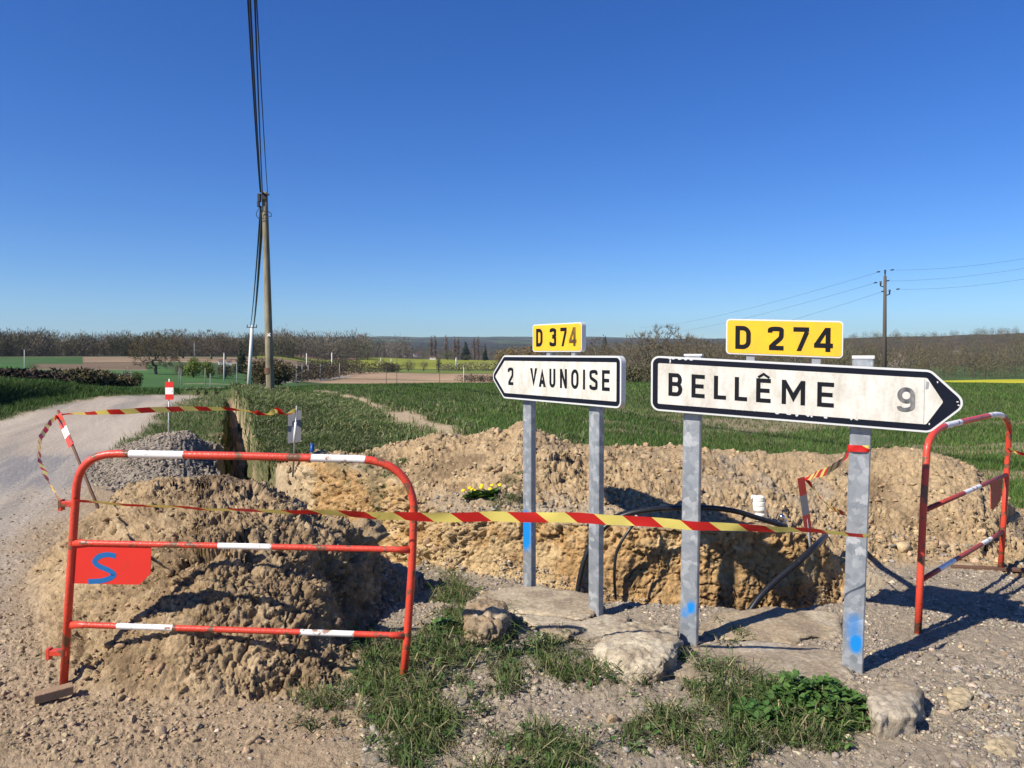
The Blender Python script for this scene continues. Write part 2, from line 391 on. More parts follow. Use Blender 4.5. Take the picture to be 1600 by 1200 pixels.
def zfar(x, y):
    y = np.maximum(y, 2.); u = 800 + FPX*x/y
    u = np.clip(u, UK[0], UK[-1]-1e-3); i = np.clip(np.searchsorted(UK, u, side='right')-1, 0, len(UK)-2)
    fu = (u-UK[i])/(UK[i+1]-UK[i]); fu = fu*fu*(3-2*fu)
    ly = np.clip(np.log(y), LY[0], LY[-1]-1e-6); j = np.clip(np.searchsorted(LY, ly, side='right')-1, 0, len(LY)-2)
    fy = (ly-LY[j])/(LY[j+1]-LY[j])
    a = ZK[i, j]*(1-fu)+ZK[i+1, j]*fu; b = ZK[i, j+1]*(1-fu)+ZK[i+1, j+1]*fu
    z = a*(1-fy)+b*fy
    z = z + ss(900, 3000, y)*14*fbm(x/500, y/500, 0, 4, 5)+ss(450, 900, y)*5*fbm(x/110, y/110, 0, 3, 6)
    return z
# wall / trench line, field side is to the right of travel from far to near
def g2(px, row, z): v = G(px, row, z); return (v.x, v.y)
W = np.array([g2(366, 619, .12), g2(372, 627, .2), g2(383, 645, .3), g2(397, 690, .35), g2(435, 728, .38),
              (-1.95, 7.45), (-1.3, 6.7), (-.8, 6.1), (-.49, 5.85), (.23, 5.55), (.88, 5.32), (1.52, 5.22), (2.0, 5.3), (2.5, 5.6), (3.6, 5.55), (6., 5.2)])
def polydist(x, y, L):
    best = np.full(x.shape, 1e9); sgn = np.zeros(x.shape); par = np.zeros(x.shape)
    for k in range(len(L)-1):
        ax, ay = L[k]; bx, by = L[k+1]; dx, dy = bx-ax, by-ay; l2 = dx*dx+dy*dy
        t = np.clip(((x-ax)*dx+(y-ay)*dy)/l2, 0, 1); qx, qy = x-ax-t*dx, y-ay-t*dy
        d = np.sqrt(qx*qx+qy*qy); n = d < best
        best = np.where(n, d, best); sgn = np.where(n, np.sign(dx*qy-dy*qx), sgn); par = np.where(n, k+t, par)
    return best, sgn, par
def inpoly(x, y, Pl):
    c = np.zeros(x.shape, bool); n = len(Pl)
    for i in range(n):
        x1, y1 = Pl[i]; x2, y2 = Pl[(i+1) % n]
        cond = ((y1 > y) != (y2 > y)) & (x < (x2-x1)*(y-y1)/((y2-y1) or 1e-9)+x1); c ^= cond
    return c
def sdpoly(x, y, Pl):
    d, _, _ = polydist(x, y, list(Pl)+[Pl[0]]); return np.where(inpoly(x, y, Pl), d, -d)
MA = [g2(35, 905, 0), g2(60, 1010, 0), g2(110, 1080, 0), g2(250, 1104, 0), g2(420, 1098, 0), g2(530, 1065, 0), g2(565, 985, 0),
      g2(620, 930, 0), (-.62, 5.4), (-1.0, 5.75), (-1.75, 6.6), (-3.0, 7.3), (-4.1, 7.0)]
MA_FL = MA[-1:]+MA[:5]; MA_R = MA[4:9]; MA_B = MA[8:]
MA_FL = np.array(MA_FL); MA_R = np.array(MA_R); MA_B = np.array(MA_B)
CB = [(520, 715, 7.9), (600, 690, 7.6), (700, 683, 7.3), (830, 682, 7.1), (950, 690, 7.0), (1050, 697, 7.0), (1200, 701, 7.0),
      (1350, 704, 7.0), (1450, 714, 6.9), (1520, 737, 6.8), (1590, 790, 6.6), (1640, 845, 6.4)]
CBp = [P(*c) for c in CB]; CBL = np.array([(v.x, v.y) for v in CBp]); CBZ = np.array([v.z for v in CBp])
# left grassy bank beyond the road
RL = [g2(-500, 760, 0), g2(-200, 700, 0), g2(0, 656, 0), g2(100, 631, 0), g2(180, 618.5, 0), g2(225, 617.5, 0)]
def zmac(x, y):
    x = np.asarray(x, float); y = np.asarray(y, float)
    dW, sW, pW = polydist(x, y, W); s = dW*(-sW)
    s = -s
    # s>0 field side
    fieldz = mix(.33, .05, ss(1.6, 3.4, x))
    fieldz = fieldz*(1-ss(12, 24, y)) + ss(12, 24, y)*mix(.05, .12, ss(-9, -4, x)) 
    fieldz = mix(fieldz, -.12, ss(24, 40, y))
    vb = .34*np.exp(-((x+4.3+(y-12)*.42)/2.2)**2)*ss(9, 15, y)*(1-ss(27, 36, y))      # verge bank carrying the pole
    fieldz = fieldz + vb
    side = ss(-.035, .035, s + mix(.03, .16, ss(7, 9, y))*fbm(x*3, y*3, 0, 3, 33))
    # beyond the trench's right end the step dies out
    endf = ss(12.9, 12.0, pW)
    z0 = .0 + 0*x
    far_left = ss(.5, 2.5, -s)     # on the road side
    verge = .06*(1-ss(.2, 2.4, -s))*ss(9, 14, y)
    z = mix(verge*ss(0, .5, 30-y), fieldz, mix(side, ss(-.5, 1.3, s), ss(12.1, 13.1, pW)))
    # trench
    wid = np.interp(pW, [0, 3, 4, 5, 8, 9, 10, 11, 12, 13], [.30, .42, .70, .9, 1.0, .7, .48, .42, .36, .2])*(1+.25*fbm(x*1.5, y*1.5, 0, 3, 34))
    dep = np.interp(pW, [0, 1, 3, 5, 6.5, 7.5, 9, 9.6, 10, 12, 12.6, 13], [0, .3, .75, .8, .30, .08, .12, .3, .5, .5, .25, 0])
    inn = ss(.035, -.03, s)*ss(-wid-.05-.12*(pW > 7), -wid+.03, s)
    z = z*(1-inn) + inn*(-dep)
    # spoil bank behind
    dB, sB, pB = polydist(x, y, CBL); cz = np.interp(pB, np.arange(len(CBZ)), CBZ)+.17*fbm(x*1.5, 0*x, 0, 3, 189)-.01
    front = sB > 0
    yc = np.interp(x, CBL[:, 0], CBL[:, 1])
    fr = y < yc
    wf = np.where(fr, np.interp(x, [-1.9, -.5, 1, 2, 3, 4], [.9, 1.35, 1.45, 1.35, 1.35, 1.1]), .95)
    t = np.clip(dB/wf, 0, 1); prof = (1-t)**1.05*(1+.9*t)
    prof = np.clip(np.where(t < 1, (1-t*t)**1.25, 0), 0, 1)
    z = z + np.maximum(cz-z, 0)*prof*np.maximum(ss(-.02, .1, s), ss(12.0, 12.9, pW))
    # left spoil heap
    dA = sdpoly(x, y, MA)
    dF, _, _ = polydist(x, y, MA_FL); dRt, _, _ = polydist(x, y, MA_R); dBk, _, _ = polydist(x, y, MA_B)
    hm = np.interp(x, [-3.6, -3.0, -2.2, -1.5, -1.0, -.7], [.52, .64, .67, .63, .53, .44])
    ha = hm*(1-np.exp(-(dF/.46)**1.5))*ss(-.06, .36, dRt+.10*fbm(x*4, y*4, 0, 3, 22))*(1-np.exp(-(dBk/.45)**1.3))*(1+.14*fbm(x*1.4, y*1.4, 0, 3, 21))
    z = np.where(dA > 0, np.maximum(z, 0)*(1-ss(0, .3, dA)) + ha, z)
    # gravel heap on the road edge
    r = np.sqrt(((x+5.0-(11.3-y)*.36)/1.0)**2 + ((y-11.0)/2.1)**2)
    hg = .34*np.clip(1-r**2.6, 0, 1)*(1+.5*fbm(x*1.3, y*1.3, 0, 3, 71))
    z = np.where(s < -wid, z + hg*ss(0, .55, -s-wid), z)
    # low ridge linking heap with the near pile (bucket spoil)
    r2 = np.sqrt(((x+3.1)/1.0)**2 + ((y-8.0)/1.0)**2)
    z = np.where(s < -wid, z + .22*np.clip(1-r2, 0, 1), z)
    # left bank
    dl, sl, pl = polydist(x, y, RL)
    beyond = np.where(sl > 0, dl, 0)
    bank = mix(.92, .52, ss(19, 27, y))*ss(1.15, 1.75, beyond+.12*fbm(x, y, 0, 2, 72))*(1-.35*ss(3.0, 8, beyond))*(1-ss(27.5, 31.5, y))*(1+.10*fbm(x*.8, y*.8, 0, 3, 73))
    z = z + bank
    # hand over to the far table
    k = ss(24, 42, y)
    z = mix(z, zfar(x, y), k)
    z = z + .04*fbm(x/3, y/3, 0, 3, 9)*ss(9, 20, y)
    z = z + .02*fbm(x*1.1, y*1.1, 0, 3, 10)
    return z
def axis():
    a = np.arange(-1400, -200, 30.); b = np.arange(-200, 1801, 1.8); c = np.arange(1830, 3000, 30.)
    return np.concatenate([a, b, c])
U = axis(); NC = len(U); NR = 640
yf = np.geomspace(1.3, 62, 2600)
XX = (U[:, None]-800)/FPX*yf[None, :]; YY = np.broadcast_to(yf, XX.shape)
ZZ = zmac(XX, YY)
dz = np.diff(ZZ, axis=1); dy = np.diff(YY, axis=1); ym = (YY[:, 1:]+YY[:, :-1])/2
g = np.clip(H/ym, .07, .55)
ds = np.sqrt(dz**2*mix(1., .01, ss(7.2, 8.2, ym))*(ym < 30)+(dy*g)**2)/ym*(1+1.0*(ym > 3)*(ym < 9))
cs = np.concatenate([np.zeros((NC, 1)), np.cumsum(ds, axis=1)], axis=1)
# smooth the row distribution between neighbouring columns
k = np.ones(9)/9
TOT = cs[:, -1:]
GY = np.empty((NC, NR))
tt = np.linspace(0, 1, NR)
for i in range(NC): GY[i] = np.interp(tt*TOT[i, 0], cs[i], yf)
kk = np.hanning(27)[1:-1]; kk /= kk.sum(); pad = np.pad(GY, ((12, 12), (0, 0)), mode='edge')      # rows glide smoothly from column to column
fi = (U > -200) & (U < 1800); GYs = sum(kk[q]*pad[q:q+NC] for q in range(25)); GY = np.where(fi[:, None], GYs, GY)
GX = (U[:, None]-800)/FPX*GY; GZ = zmac(GX, GY)
# outermost near row is kept; macro normals
def normals(X, Y_, Z):
    a = np.stack([np.gradient(X, axis=0), np.gradient(Y_, axis=0), np.gradient(Z, axis=0)], -1)
    b = np.stack([np.gradient(X, axis=1), np.gradient(Y_, axis=1), np.gradient(Z, axis=1)], -1)
    n = np.cross(a, b); n /= np.linalg.norm(n, axis=-1, keepdims=True)+1e-12
    return np.where(n[..., 2:3] < 0, -n, n)
NRM = normals(GX, GY, GZ)
# ---- zone masks
dW, sW_, pW = polydist(GX, GY, W); S = dW*sW_
wid = np.interp(pW, [0, 3, 4, 5, 8, 9, 10, 11, 12, 13], [.30, .42, .70, .9, 1.0, .7, .48, .42, .36, .2])
dA = sdpoly(GX, GY, MA)
nz1 = fbm(GX*1.3, GY*1.3, GZ, 4, 40); nz2 = fbm(GX*5, GY*5, GZ*5, 3, 41)
mA = ss(-.06, .1, dA + .12*nz1)
dB, _, pB = polydist(GX, GY, CBL); yc = np.interp(GX, CBL[:, 0], CBL[:, 1])
wfB = np.where(GY < yc, 1.45, 1.05)
mB = ss(1.02, .86, dB/wfB + .1*nz1)*np.maximum(S > -.05, pW > 12.3)
wallm = (ss(.16, .05, np.abs(S))*(pW > 4.5)*(pW < 12.95)*ss(.88, .6, NRM[..., 2]))
trench = (S < .05)*(S > -wid-.15)*(pW < 12.95)
r_heap = np.sqrt(((GX+5.0-(11.3-GY)*.36)/1.0)**2 + ((GY-11.0)/2.1)**2)
mG = ss(1.25, .95, r_heap+.15*nz1)*(S < -wid*.9)
road_poly = [g2(312, 617.3, 0), g2(268, 640, 0), g2(213, 690, 0), g2(150, 745, 0), g2(60, 860, 0), g2(0, 1010, 0), g2(-200, 1200, 0), (-9, .5), (-30, .5)] + [tuple(p) for p in RL]
dR = sdpoly(GX, GY, road_poly)
mR = ss(-.25, .35, dR + .35*nz1)
beyondL = np.where(polydist(GX, GY, RL)[1] > 0, polydist(GX, GY, RL)[0], 0)
Lbank = ss(.1, .5, beyondL+.3*nz1)*(beyondL > 0)
# strip of bare clay beside the wheat
STR = np.array([g2(500, 610.5, .1), g2(545, 622, .1), g2(600, 645, .12), g2(680, 690, .3), (-.9, 9.2), (0, 8.2)])
dS, sS, pS = polydist(GX, GY, STR)
strip = ss(.62, .3, dS/(.75+.5*ss(1, 3, pS)) + .35*nz1)*(pS > .05)*(1-.5*ss(.15, .45, fbm(GX*1.6, GY*.7, 0, 4, 171)))
right_of_strip = (sS > 0)
fieldside = (S > .05)*(1-mB)*ss(7.2, 7.8, GY+(GX < 1.5)*3)
u_ = 800+FPX*GX/GY
wheat = fieldside*np.where(GY > 27, u_ > 450, right_of_strip)*(1-strip)*(GY > 6.5)
bare = ss(.16, .38, fbm(GX*.45, GY*1.3, 0, 4, 77)+.12*ss(12, 8, GY)+.10)*wheat*ss(27, 10, GY)
wheat = wheat*(1-.85*bare)
verge_g = ((S > -.02+.16*nz2)*(1-mB)*(1-.9*strip)*ss(7.2, 7.8, GY+(GX < 1.5)*3))*(1-wheat)*(1-strip)*(1-bare)*(GX < 1)
verge_r = (S < -wid+.1)*(1-mR)*(dR < .3)*(1-mG)*(GY > 12.2)*(GX < -2)*ss(-.1, .2, fbm(GX, GY, 0, 3, 3)+.35)
fg_dirt_left = 1
# foreground green patches (px, row, radius px, weight)
GB = [(700, 930, 60, 1.), (740, 985, 70, .9), (690, 1010, 70, .8), (600, 1040, 60, 1.), (560, 1010, 30, .8), (490, 1105, 70, .8), (630, 1095, 80, .9), (760, 1080, 110, .55), (880, 1020, 70, .7),
      (660, 1175, 90, .7), (820, 1170, 110, .6), (960, 1080, 110, .55), (1000, 1160, 150, .5), (1150, 1090, 110, .8), (1250, 1110, 90, .9), (1000, 955, 35, .5), (1160, 990, 40, .45),
      (1240, 1010, 60, .4), (400, 1160, 60, .35), (720, 1200, 70, .6), (610, 1190, 50, .45), (900, 1195, 80, .5), (1060, 1195, 80, .4), (1330, 1150, 50, .35), (820, 865, 40, .2), (1460, 1120, 60, .4), (1140, 1180, 90, .5), (1290, 880, 40, .4), (650, 890, 40, .5), (1300, 930, 50, .2), (1470, 930, 60, .12), (620, 760, 60, .45), (800, 770, 60, .4), (1010, 768, 60, .3), (880, 765, 40, .35), (520, 752, 35, 1.), (575, 775, 45, 1.), (790, 775, 28, 1.), (500, 835, 20, .3), (560, 800, 40, .35), (585, 830, 24, 1.2), (340, 730, 30, .5), (1540, 1130, 40, .25)]
_dep = GY*cT-(GZ-H)*sT; ROWS = 600+FPX*(-(GZ-H)*cT-GY*sT)/_dep
def vis_pt(px, row):
    i = np.argmin(np.abs(U-px)); r = ROWS[i]; k = np.where(r <= row)[0]; j = k[0] if len(k) else NR-1
    return Vector((GX[i, j], GY[i, j], GZ[i, j]))
green = np.zeros_like(GX)
for (px, row, rad, wt) in GB:
    c = vis_pt(px, row); Rw = rad*c.y/FPX
    if row < 850: Rw *= 1.2
    d2 = ((GX-c.x)/Rw)**2 + ((GY-c.y)/(Rw*1.8))**2
    green = np.maximum(green, wt*np.exp(-d2))
green = green*(1-.4*wallm)
near = (GY < 9.5)
n_g = fbm(GX*7, GY*7, GZ*7, 3, 141)
gmask = ss(.42, .80, green + .38*nz2 + .25*nz1+.35*n_g)*near
# gravel in the foreground
gravfg = ss(-.35, .35, nz1+.55*(u_ > 560)+.25*(u_ > 1300)+.2*nz2 - .55*(u_ < 420))*(GY < 7)*(1-mA)*(1-mB)*(S < .02)*(1-mR)
gravfg = np.maximum(gravfg, (pW > 7)*(S < -.02)*(S > -1.2)*(1-mA)*ss(1.6, -.4, GX)*(GY < 6.5))
spill = ss(.30, .05, np.abs(GY-yc+1.35))*(S > .03)*(GX < 1.9)*ss(-.3, .3, nz1)     # grey chippings on top of the cut
# ---- displacement
sub = (GY < 22) & (u_ > -150) & (u_ < 1760)
x_, y_, z_ = GX[sub], GY[sub], GZ[sub]
def wv(s, sc_, o=3): return fbm(x_*sc_, y_*sc_, z_*sc_, o, s)
wx, wy, wz = wv(91, 7), wv(92, 7), wv(93, 7)
h1_, e1_, i1 = chunks(x_*4.4+.7*wx, y_*4.4+.7*wy, z_*4.4+.7*wz, 1)
wx2, wy2, wz2 = wv(94, 20), wv(95, 20), wv(96, 20)
h2_, e2_, i2 = chunks(x_*11+.7*wx2, y_*11+.7*wy2, z_*11+.7*wz2, 2)
h3_, e3_, i3 = chunks(x_*28+.9*wx2, y_*28+.9*wy2, z_*28+.9*wz2, 3)
lump1 = h1_*.9+.5-.55*ss(.16, 0, e1_); lump2 = h2_*.9+.5-.5*ss(.2, 0, e2_); lump3 = h3_*.9+.45-.4*ss(.22, 0, e3_); f1 = f2 = e1_
fine = wv(6, 45); med = wv(8, 3, 4); ridg = 1-2*np.abs(wv(16, 8, 5)); ridg2 = 1-2*np.abs(wv(17, 22, 4))
mAs, mBs, wl_, gm = mA[sub], mB[sub], wallm[sub], mG[sub]
rough = np.maximum(mAs, mBs)
# bucket-scraped smooth area of the near pile
cs0 = G(200, 835, .45)
scr = np.exp(-(((x_-cs0.x)/.55)**2+((y_-cs0.y)/.5)**2))*mAs
cs1 = G(380, 930, .38); scr1 = np.exp(-(((x_-cs1.x)/.5)**2+((y_-cs1.y)/.22)**2))*mAs
smoothB = mBs*ss(.9, 2.4, x_)*ss(5.9, 6.4, y_)
ragg = rough*(1-.85*scr)*(1-.45*scr1)*(1-.55*smoothB)
patch = ss(-.28, .22, fbm(x_*1.5, y_*1.5, z_*1.5, 3, 188)); ragg = ragg*mix(.25, 1.2, patch)
gaps = ss(.05, .45, fbm(x_*2.2, y_*2.2, z_*2.2, 3, 88))
h0_, e0_, i0 = chunks(x_*2.1+.35*wx, y_*2.1+.35*wy, z_*2.1+.35*wz, 51)
disp = ragg*(.05*(h0_-.7*ss(.12, 0, e0_))*(mAs > .3) + mix(.080, .040, mBs)*(lump1-.5)*(.3+.7*gaps) + mix(.042, .034, mBs)*(lump2-.4)*(.45+.55*gaps) + .020*(lump3-.4) + .06*med + .018*(ridg-.5) + .014*(ridg2-.5) + .012*fine)
disp += rough*(1-ragg/np.maximum(rough, .01))*(.03*med+.010*(lump3-.4)+.010*(ridg2-.5)+.008*(lump2-.4))
q = (x_*.80+y_*.6); r_ = (-x_*.6+y_*.8)
disp += scr*(.030*fbm(q*26, r_*2.2, z_*2, 3, 15)+.012*fbm(q*60, r_*6, z_*3, 2, 16))
crk = 0
cw1, cw2, _i = worley(x_*5.5+.5*wx, y_*5.5+.5*wy, z_*4+.5*wz, 31); cw3, cw4, _j = worley(x_*15+.5*wx2, y_*15, z_*13+.5*wz2, 32)
crk = ss(.035, .0, cw2-cw1)*ss(-.15, .25, wv(33, 2.3)); crk2 = ss(.05, 0, cw4-cw3)*ss(-.05, .3, wv(34, 3))
lip = ss(-.02, .28, z_)
disp += wl_*(.06*med+.022*(ridg-.5)*ss(-.2, .3, wv(35, 1.7))+.012*(ridg2-.5)+.008*(lump3-.5)+.035*(lump1-.5)*lip*ss(-.2, .2, wv(37, 1.4))+.03*(lump2-.5)*(.25+.75*lip)+.012*ss(.2, .8, fbm(x_*11, y_*11, z_*.6, 2, 38))-.030*crk-.012*crk2+.008*fine+.012*fbm(x_*22, y_*22, z_*2, 3, 36))
tr_ = (trench[sub]*(pW[sub] < 5.2)*1.0)*(1-rough); disp += tr_*(.10*med+.05*(ridg-.5)+.05*(lump1-.5)+.04*(lump2-.4)+.012*fine)
f_, g_, _k = worley(x_*5+.3*wx, y_*5+.3*wy, z_*5, 41); disp += scr1*(-.035*ss(.04, 0, g_-f_))
flat = (1-rough)*(1-wl_)*(1-gm)
rd = mR[sub]
disp += flat*(1-rd)*(.012*med+.009*(lump2-.5)*ss(-.2, .3, med)+.006*(lump3-.4)*ss(-.3, .2, wv(18, 2.5))+.003*fine+.006*(ridg2-.5))
disp += flat*rd*(.004*med+.003*(lump3-.5))
disp += gm*(.02*(lump3-.5)+.02*(lump2-.5))
disp += gmask[sub]*.012*fine
D = np.zeros_like(GX); D[sub] = disp; SCR = np.zeros_like(GX); SCR[sub] = scr+scr1
edge = np.maximum(ss(14, 11, GY), ss(22, 19, GY)*trench*(pW < 6)); D *= edge
VX = GX+NRM[..., 0]*D; VY = GY+NRM[..., 1]*D; VZ = GZ+NRM[..., 2]*D
# ---- colour (albedo, with shade of trench and soil crevices darkened in)
def C(*c): return np.array(c, float)
clay = C(.385, .275, .155); claylt = C(.47, .36, .22); claydk = C(.20, .135, .075); orange = C(.40, .235, .095)
dirt = C(.36, .268, .17); grav = C(.32, .272, .205); roadc = C(.40, .335, .26); tar = C(.22, .205, .185); grasssoil = C(.07, .088, .028); wheatsoil = C(.075, .09, .03)
def blend(c, col, m): return c*(1-m[..., None]) + col*m[..., None]
n3 = fbm(GX*9, GY*9, GZ*9, 3, 60); n4 = fbm(GX*.35, GY*.35, 0, 3, 61)
col = np.broadcast_to(dirt, GX.shape+(3,)).copy()
col = blend(col, C(.37, .28, .18), ss(-.2, .4, nz1))
col = blend(col, C(.24, .175, .11), ss(.1, .5, fbm(GX*2.3, GY*2.3, 0, 4, 170))*.6)
col = blend(col, grav, .75*gravfg)
# track streaks on the road, following its direction
tdir = np.array([-.36, .93]); al = GX*tdir[0]+GY*tdir[1]; ac = GX*tdir[1]-GY*tdir[0]
st = fbm(ac*1.6, al*.16, 0, 4, 62); st2 = fbm(ac*7, al*.35, 0, 3, 63)
rc = blend(np.broadcast_to(roadc, col.shape).copy(), C(.47, .40, .31), ss(-.1, .5, st)*.8)
rc = blend(rc, tar, ss(.05, .5, -st)*.55)
tp = G(10, 735, 0); tarp = np.exp(-(((GX-tp.x)/2.4)**2+((GY-tp.y)/1.9)**2))
rc = blend(rc, C(.215, .21, .21), ss(.25, .7, tarp+.3*st2+.2*st)*.8)
rc = blend(rc, C(.50, .43, .34), ss(.1, .5, st2)*.4)
col = blend(col, rc, mR)
col = blend(col, clay, mB); col = blend(col, blend(np.broadcast_to(clay, col.shape).copy(), claydk, ss(-.5, .4, nz1+.5*n3)*.75), mA*1.0)
cm = np.maximum(mA, mB)
lum = np.zeros_like(GX); lum[sub] = (i2-.5)*.45+(i1-.5)*.25+(i3-.5)*.3
col = blend(col, claylt, cm*ss(.05, .35, lum+.15*n3)*.6)
col = blend(col, claydk, cm*ss(.02, .35, -lum+.25*n3)*.55)  # low blocks darkened: crevice shade put into the clay colour
sB_ = np.zeros_like(GX); sB_[sub] = smoothB
col = blend(col, C(.43, .315, .18), sB_*.6)
col = blend(col, C(.17, .115, .065), cm*ss(.12, .42, fbm(GX*1.7, GY*1.7, GZ*1.7, 4, 72))*.7)
col = blend(col, C(.30, .26, .21), cm*ss(.3, .6, fbm(GX*2.1, GY*2.1, GZ*2, 3, 70))*.5)
fsoil = (S > .02)*(1-mB)*(GY < 12)
col = blend(col, clay, fsoil*.8)
ck = np.zeros_like(GX); ck[sub] = crk
orange = C(.43, .27, .12)
wc = blend(np.broadcast_to(orange, col.shape).copy(), C(.50, .36, .19), ss(-.3, .3, n3+nz1))
wc = blend(wc, C(.24, .16, .09), ss(.2, .6, nz2)*.4)
wc = blend(wc, C(.12, .07, .035), ck*.6)  # shade inside the cracks put into the wall colour
col = blend(col, wc, wallm)
tw = trench*(pW < 5.)*1.; col = blend(col, mix(claylt, claydk, ss(.02, -.18, S+.12*n3)[..., None]), tw*.9)  # pale sunlit wall, darker inside: the trench's shade put into the soil colour
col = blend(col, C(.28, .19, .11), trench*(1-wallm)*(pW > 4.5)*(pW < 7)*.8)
col = blend(col, mix(C(.25, .215, .17), clay, ss(0, .4, nz1+.5*n3)[..., None]*.6), mG)
col = blend(col, C(.31, .27, .21), spill*.5)
col = blend(col, claylt, strip*(S > 0)*.9)
col = blend(col, wheatsoil, wheat*.9)
col = blend(col, C(.38, .30, .19), bare*wheat*.7)
col = blend(col, grasssoil, np.clip(verge_g*ss(7, 8.5, GY), 0, 1)*.85)
col = blend(col, grasssoil*1.2, verge_r*.9)
col = blend(col, grasssoil, Lbank)
col = blend(col, C(.15, .125, .07), gmask*.6)
beyond_road = ss(26, 31, GY)*(u_ < 460); 
onroad2 = np.zeros_like(GX)
col = blend(col, C(.05, .10, .025), ss(29, 31, GY)*(u_ < 460)*(1.-0*GX))
idx = (np.arange(NC)[:, None]*NR+np.arange(NR)[None, :])
F = np.stack([idx[:-1, :-1], idx[1:, :-1], idx[1:, 1:], idx[:-1, 1:]], -1).reshape(-1, 4)
V = np.stack([VX, VY, VZ], -1).reshape(-1, 3)
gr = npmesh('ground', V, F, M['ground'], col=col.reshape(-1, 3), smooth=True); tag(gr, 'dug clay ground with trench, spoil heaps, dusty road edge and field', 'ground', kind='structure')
VG = np.stack([VX, VY, VZ], -1); NV = normals(VX, VY, VZ)
# plain ground behind and beside the camera
bgd = npmesh('ground', np.array([(-60, -60, -.02), (60, -60, -.02), (60, 1.38, -.02), (-60, 1.38, -.02)]), np.array([[0, 1, 2, 3]]), M['ground'], col=np.tile(dirt, (4, 1)))
tag(bgd, 'plain dirt of the junction behind the viewer', 'ground', kind='structure')

# ------------------------------------------------------------------ far land
UF = np.concatenate([np.arange(-1400, -100, 40.), np.arange(-100, 1701, 4.), np.arange(1740, 3000, 40.)])
YF = np.concatenate([np.linspace(50, 100, 30)[:-1], np.geomspace(100, 9000, 250)])
FX = (UF[:, None]-800)/FPX*YF[None, :]; FY = np.broadcast_to(YF, FX.shape).copy()
FZ = zfar(FX, FY); FZ = np.where(FY < 62, FZ-.06*ss(62, 50, FY)-.05, FZ)
fn = fbm(FX/60, FY/60, 0, 4, 50); fn2 = fbm(FX/400, FY/300, 0, 4, 51); uu = UF[:, None]+0*FY
fc = np.broadcast_to(C(.06, .10, .028), FX.shape+(3,)).copy()
def fld(c, u0, u1, y0, y1, skew=0, e=3, m=1.):
    global fc
    yy = FY-(uu-u0)*skew
    k = ((uu > u0) & (uu < u1) & (yy > y0) & (yy < y1))*m
    fc = blend(fc, np.array(c), k*1.0)
scrub = C(.075, .062, .038)
fld(scrub, -2000, 4000, 520, 99999)
fld((.055, .125, .026), -2000, 260, 45, 330)
fld((.17, .12, .07), 55, 232, 240, 385, .0)
fld((.30, .27, .20), 55, 232, 236, 242)
fld((.25, .175, .105), -100, 480, 380, 520, -.05)
fld((.40, .30, .20), 130, 420, 372, 380)
fld((.055, .12, .028), 230, 460, 60, 250)
fld((.05, .10, .025), -2000, 130, 330, 500)
fld((.26, .20, .12), 285, 400, 108, 113, .1)
fld((.345, .235, .14), 462, 905, 205, 375)
fld((.07, .09, .03), 455, 760, 262, 268)
fld((.15, .19, .035), 540, 905, 375, 470)
fld((.05, .08, .02), 540, 905, 375, 386)
fld((.20, .22, .03), 400, 640, 500, 700)
fld((.22, .24, .03), 520, 780, 470, 760)
fld((.05, .05, .03), 560, 905, 458, 472)
fld((.25, .16, .105), 400, 560, 640, 780)
fld((.06, .12, .03), 905, 1500, 100, 300)
fld((.46, .42, .02), 1440, 4000, 150, 300)
fld((.09, .12, .05), 560, 1050, 1900, 2500)
hill = ss(1500, 2200, FY)
hc = blend(np.broadcast_to(C(.06, .055, .045), fc.shape).copy(), C(.09, .12, .05), ss(.1, .35, fn2))
hc = blend(hc, C(.035, .05, .035), ss(.05, .3, fn2*-1))
fc = blend(fc, hc, hill)
# lane that reappears beyond the crest and the pale track on the right of the bush
LN = [(-8.9, 33), (-12, 45), (-17, 56), (-25.5, 66), (-31, 74), (-33, 84), (-30.5, 95)]
dl_, _, _ = polydist(FX, FY, LN); fc = blend(fc, C(.36, .32, .26), ss(2.6, 1.6, dl_))
LN2 = [(-46, 135), (-50, 160), (-52, 170), (-61.9, 225), (-62.5, 250), (-63.8, 300)]
dl_, _, _ = polydist(FX, FY, LN2); fc = blend(fc, C(.36, .33, .28), ss(2.2, 1.4, dl_))
fc = fc*(1+.25*fn[..., None])
nf, nr = FX.shape; idx = (np.arange(nf)[:, None]*nr+np.arange(nr)[None, :])
F = np.stack([idx[:-1, :-1], idx[1:, :-1], idx[1:, 1:], idx[:-1, 1:]], -1).reshape(-1, 4)
tag(npmesh('fields', np.stack([FX, FY, FZ], -1).reshape(-1, 3), F, M['far'], col=fc.reshape(-1, 3), smooth=True), 'valley of green, ploughed and yellow fields rising to far hills', 'fields', kind='structure')
def zg(x, y):
    x = np.atleast_1d(np.asarray(x, float)); y = np.atleast_1d(np.asarray(y, float))
    return float(np.where(y < 60, zmac(x, y), zfar(x, y))[0])

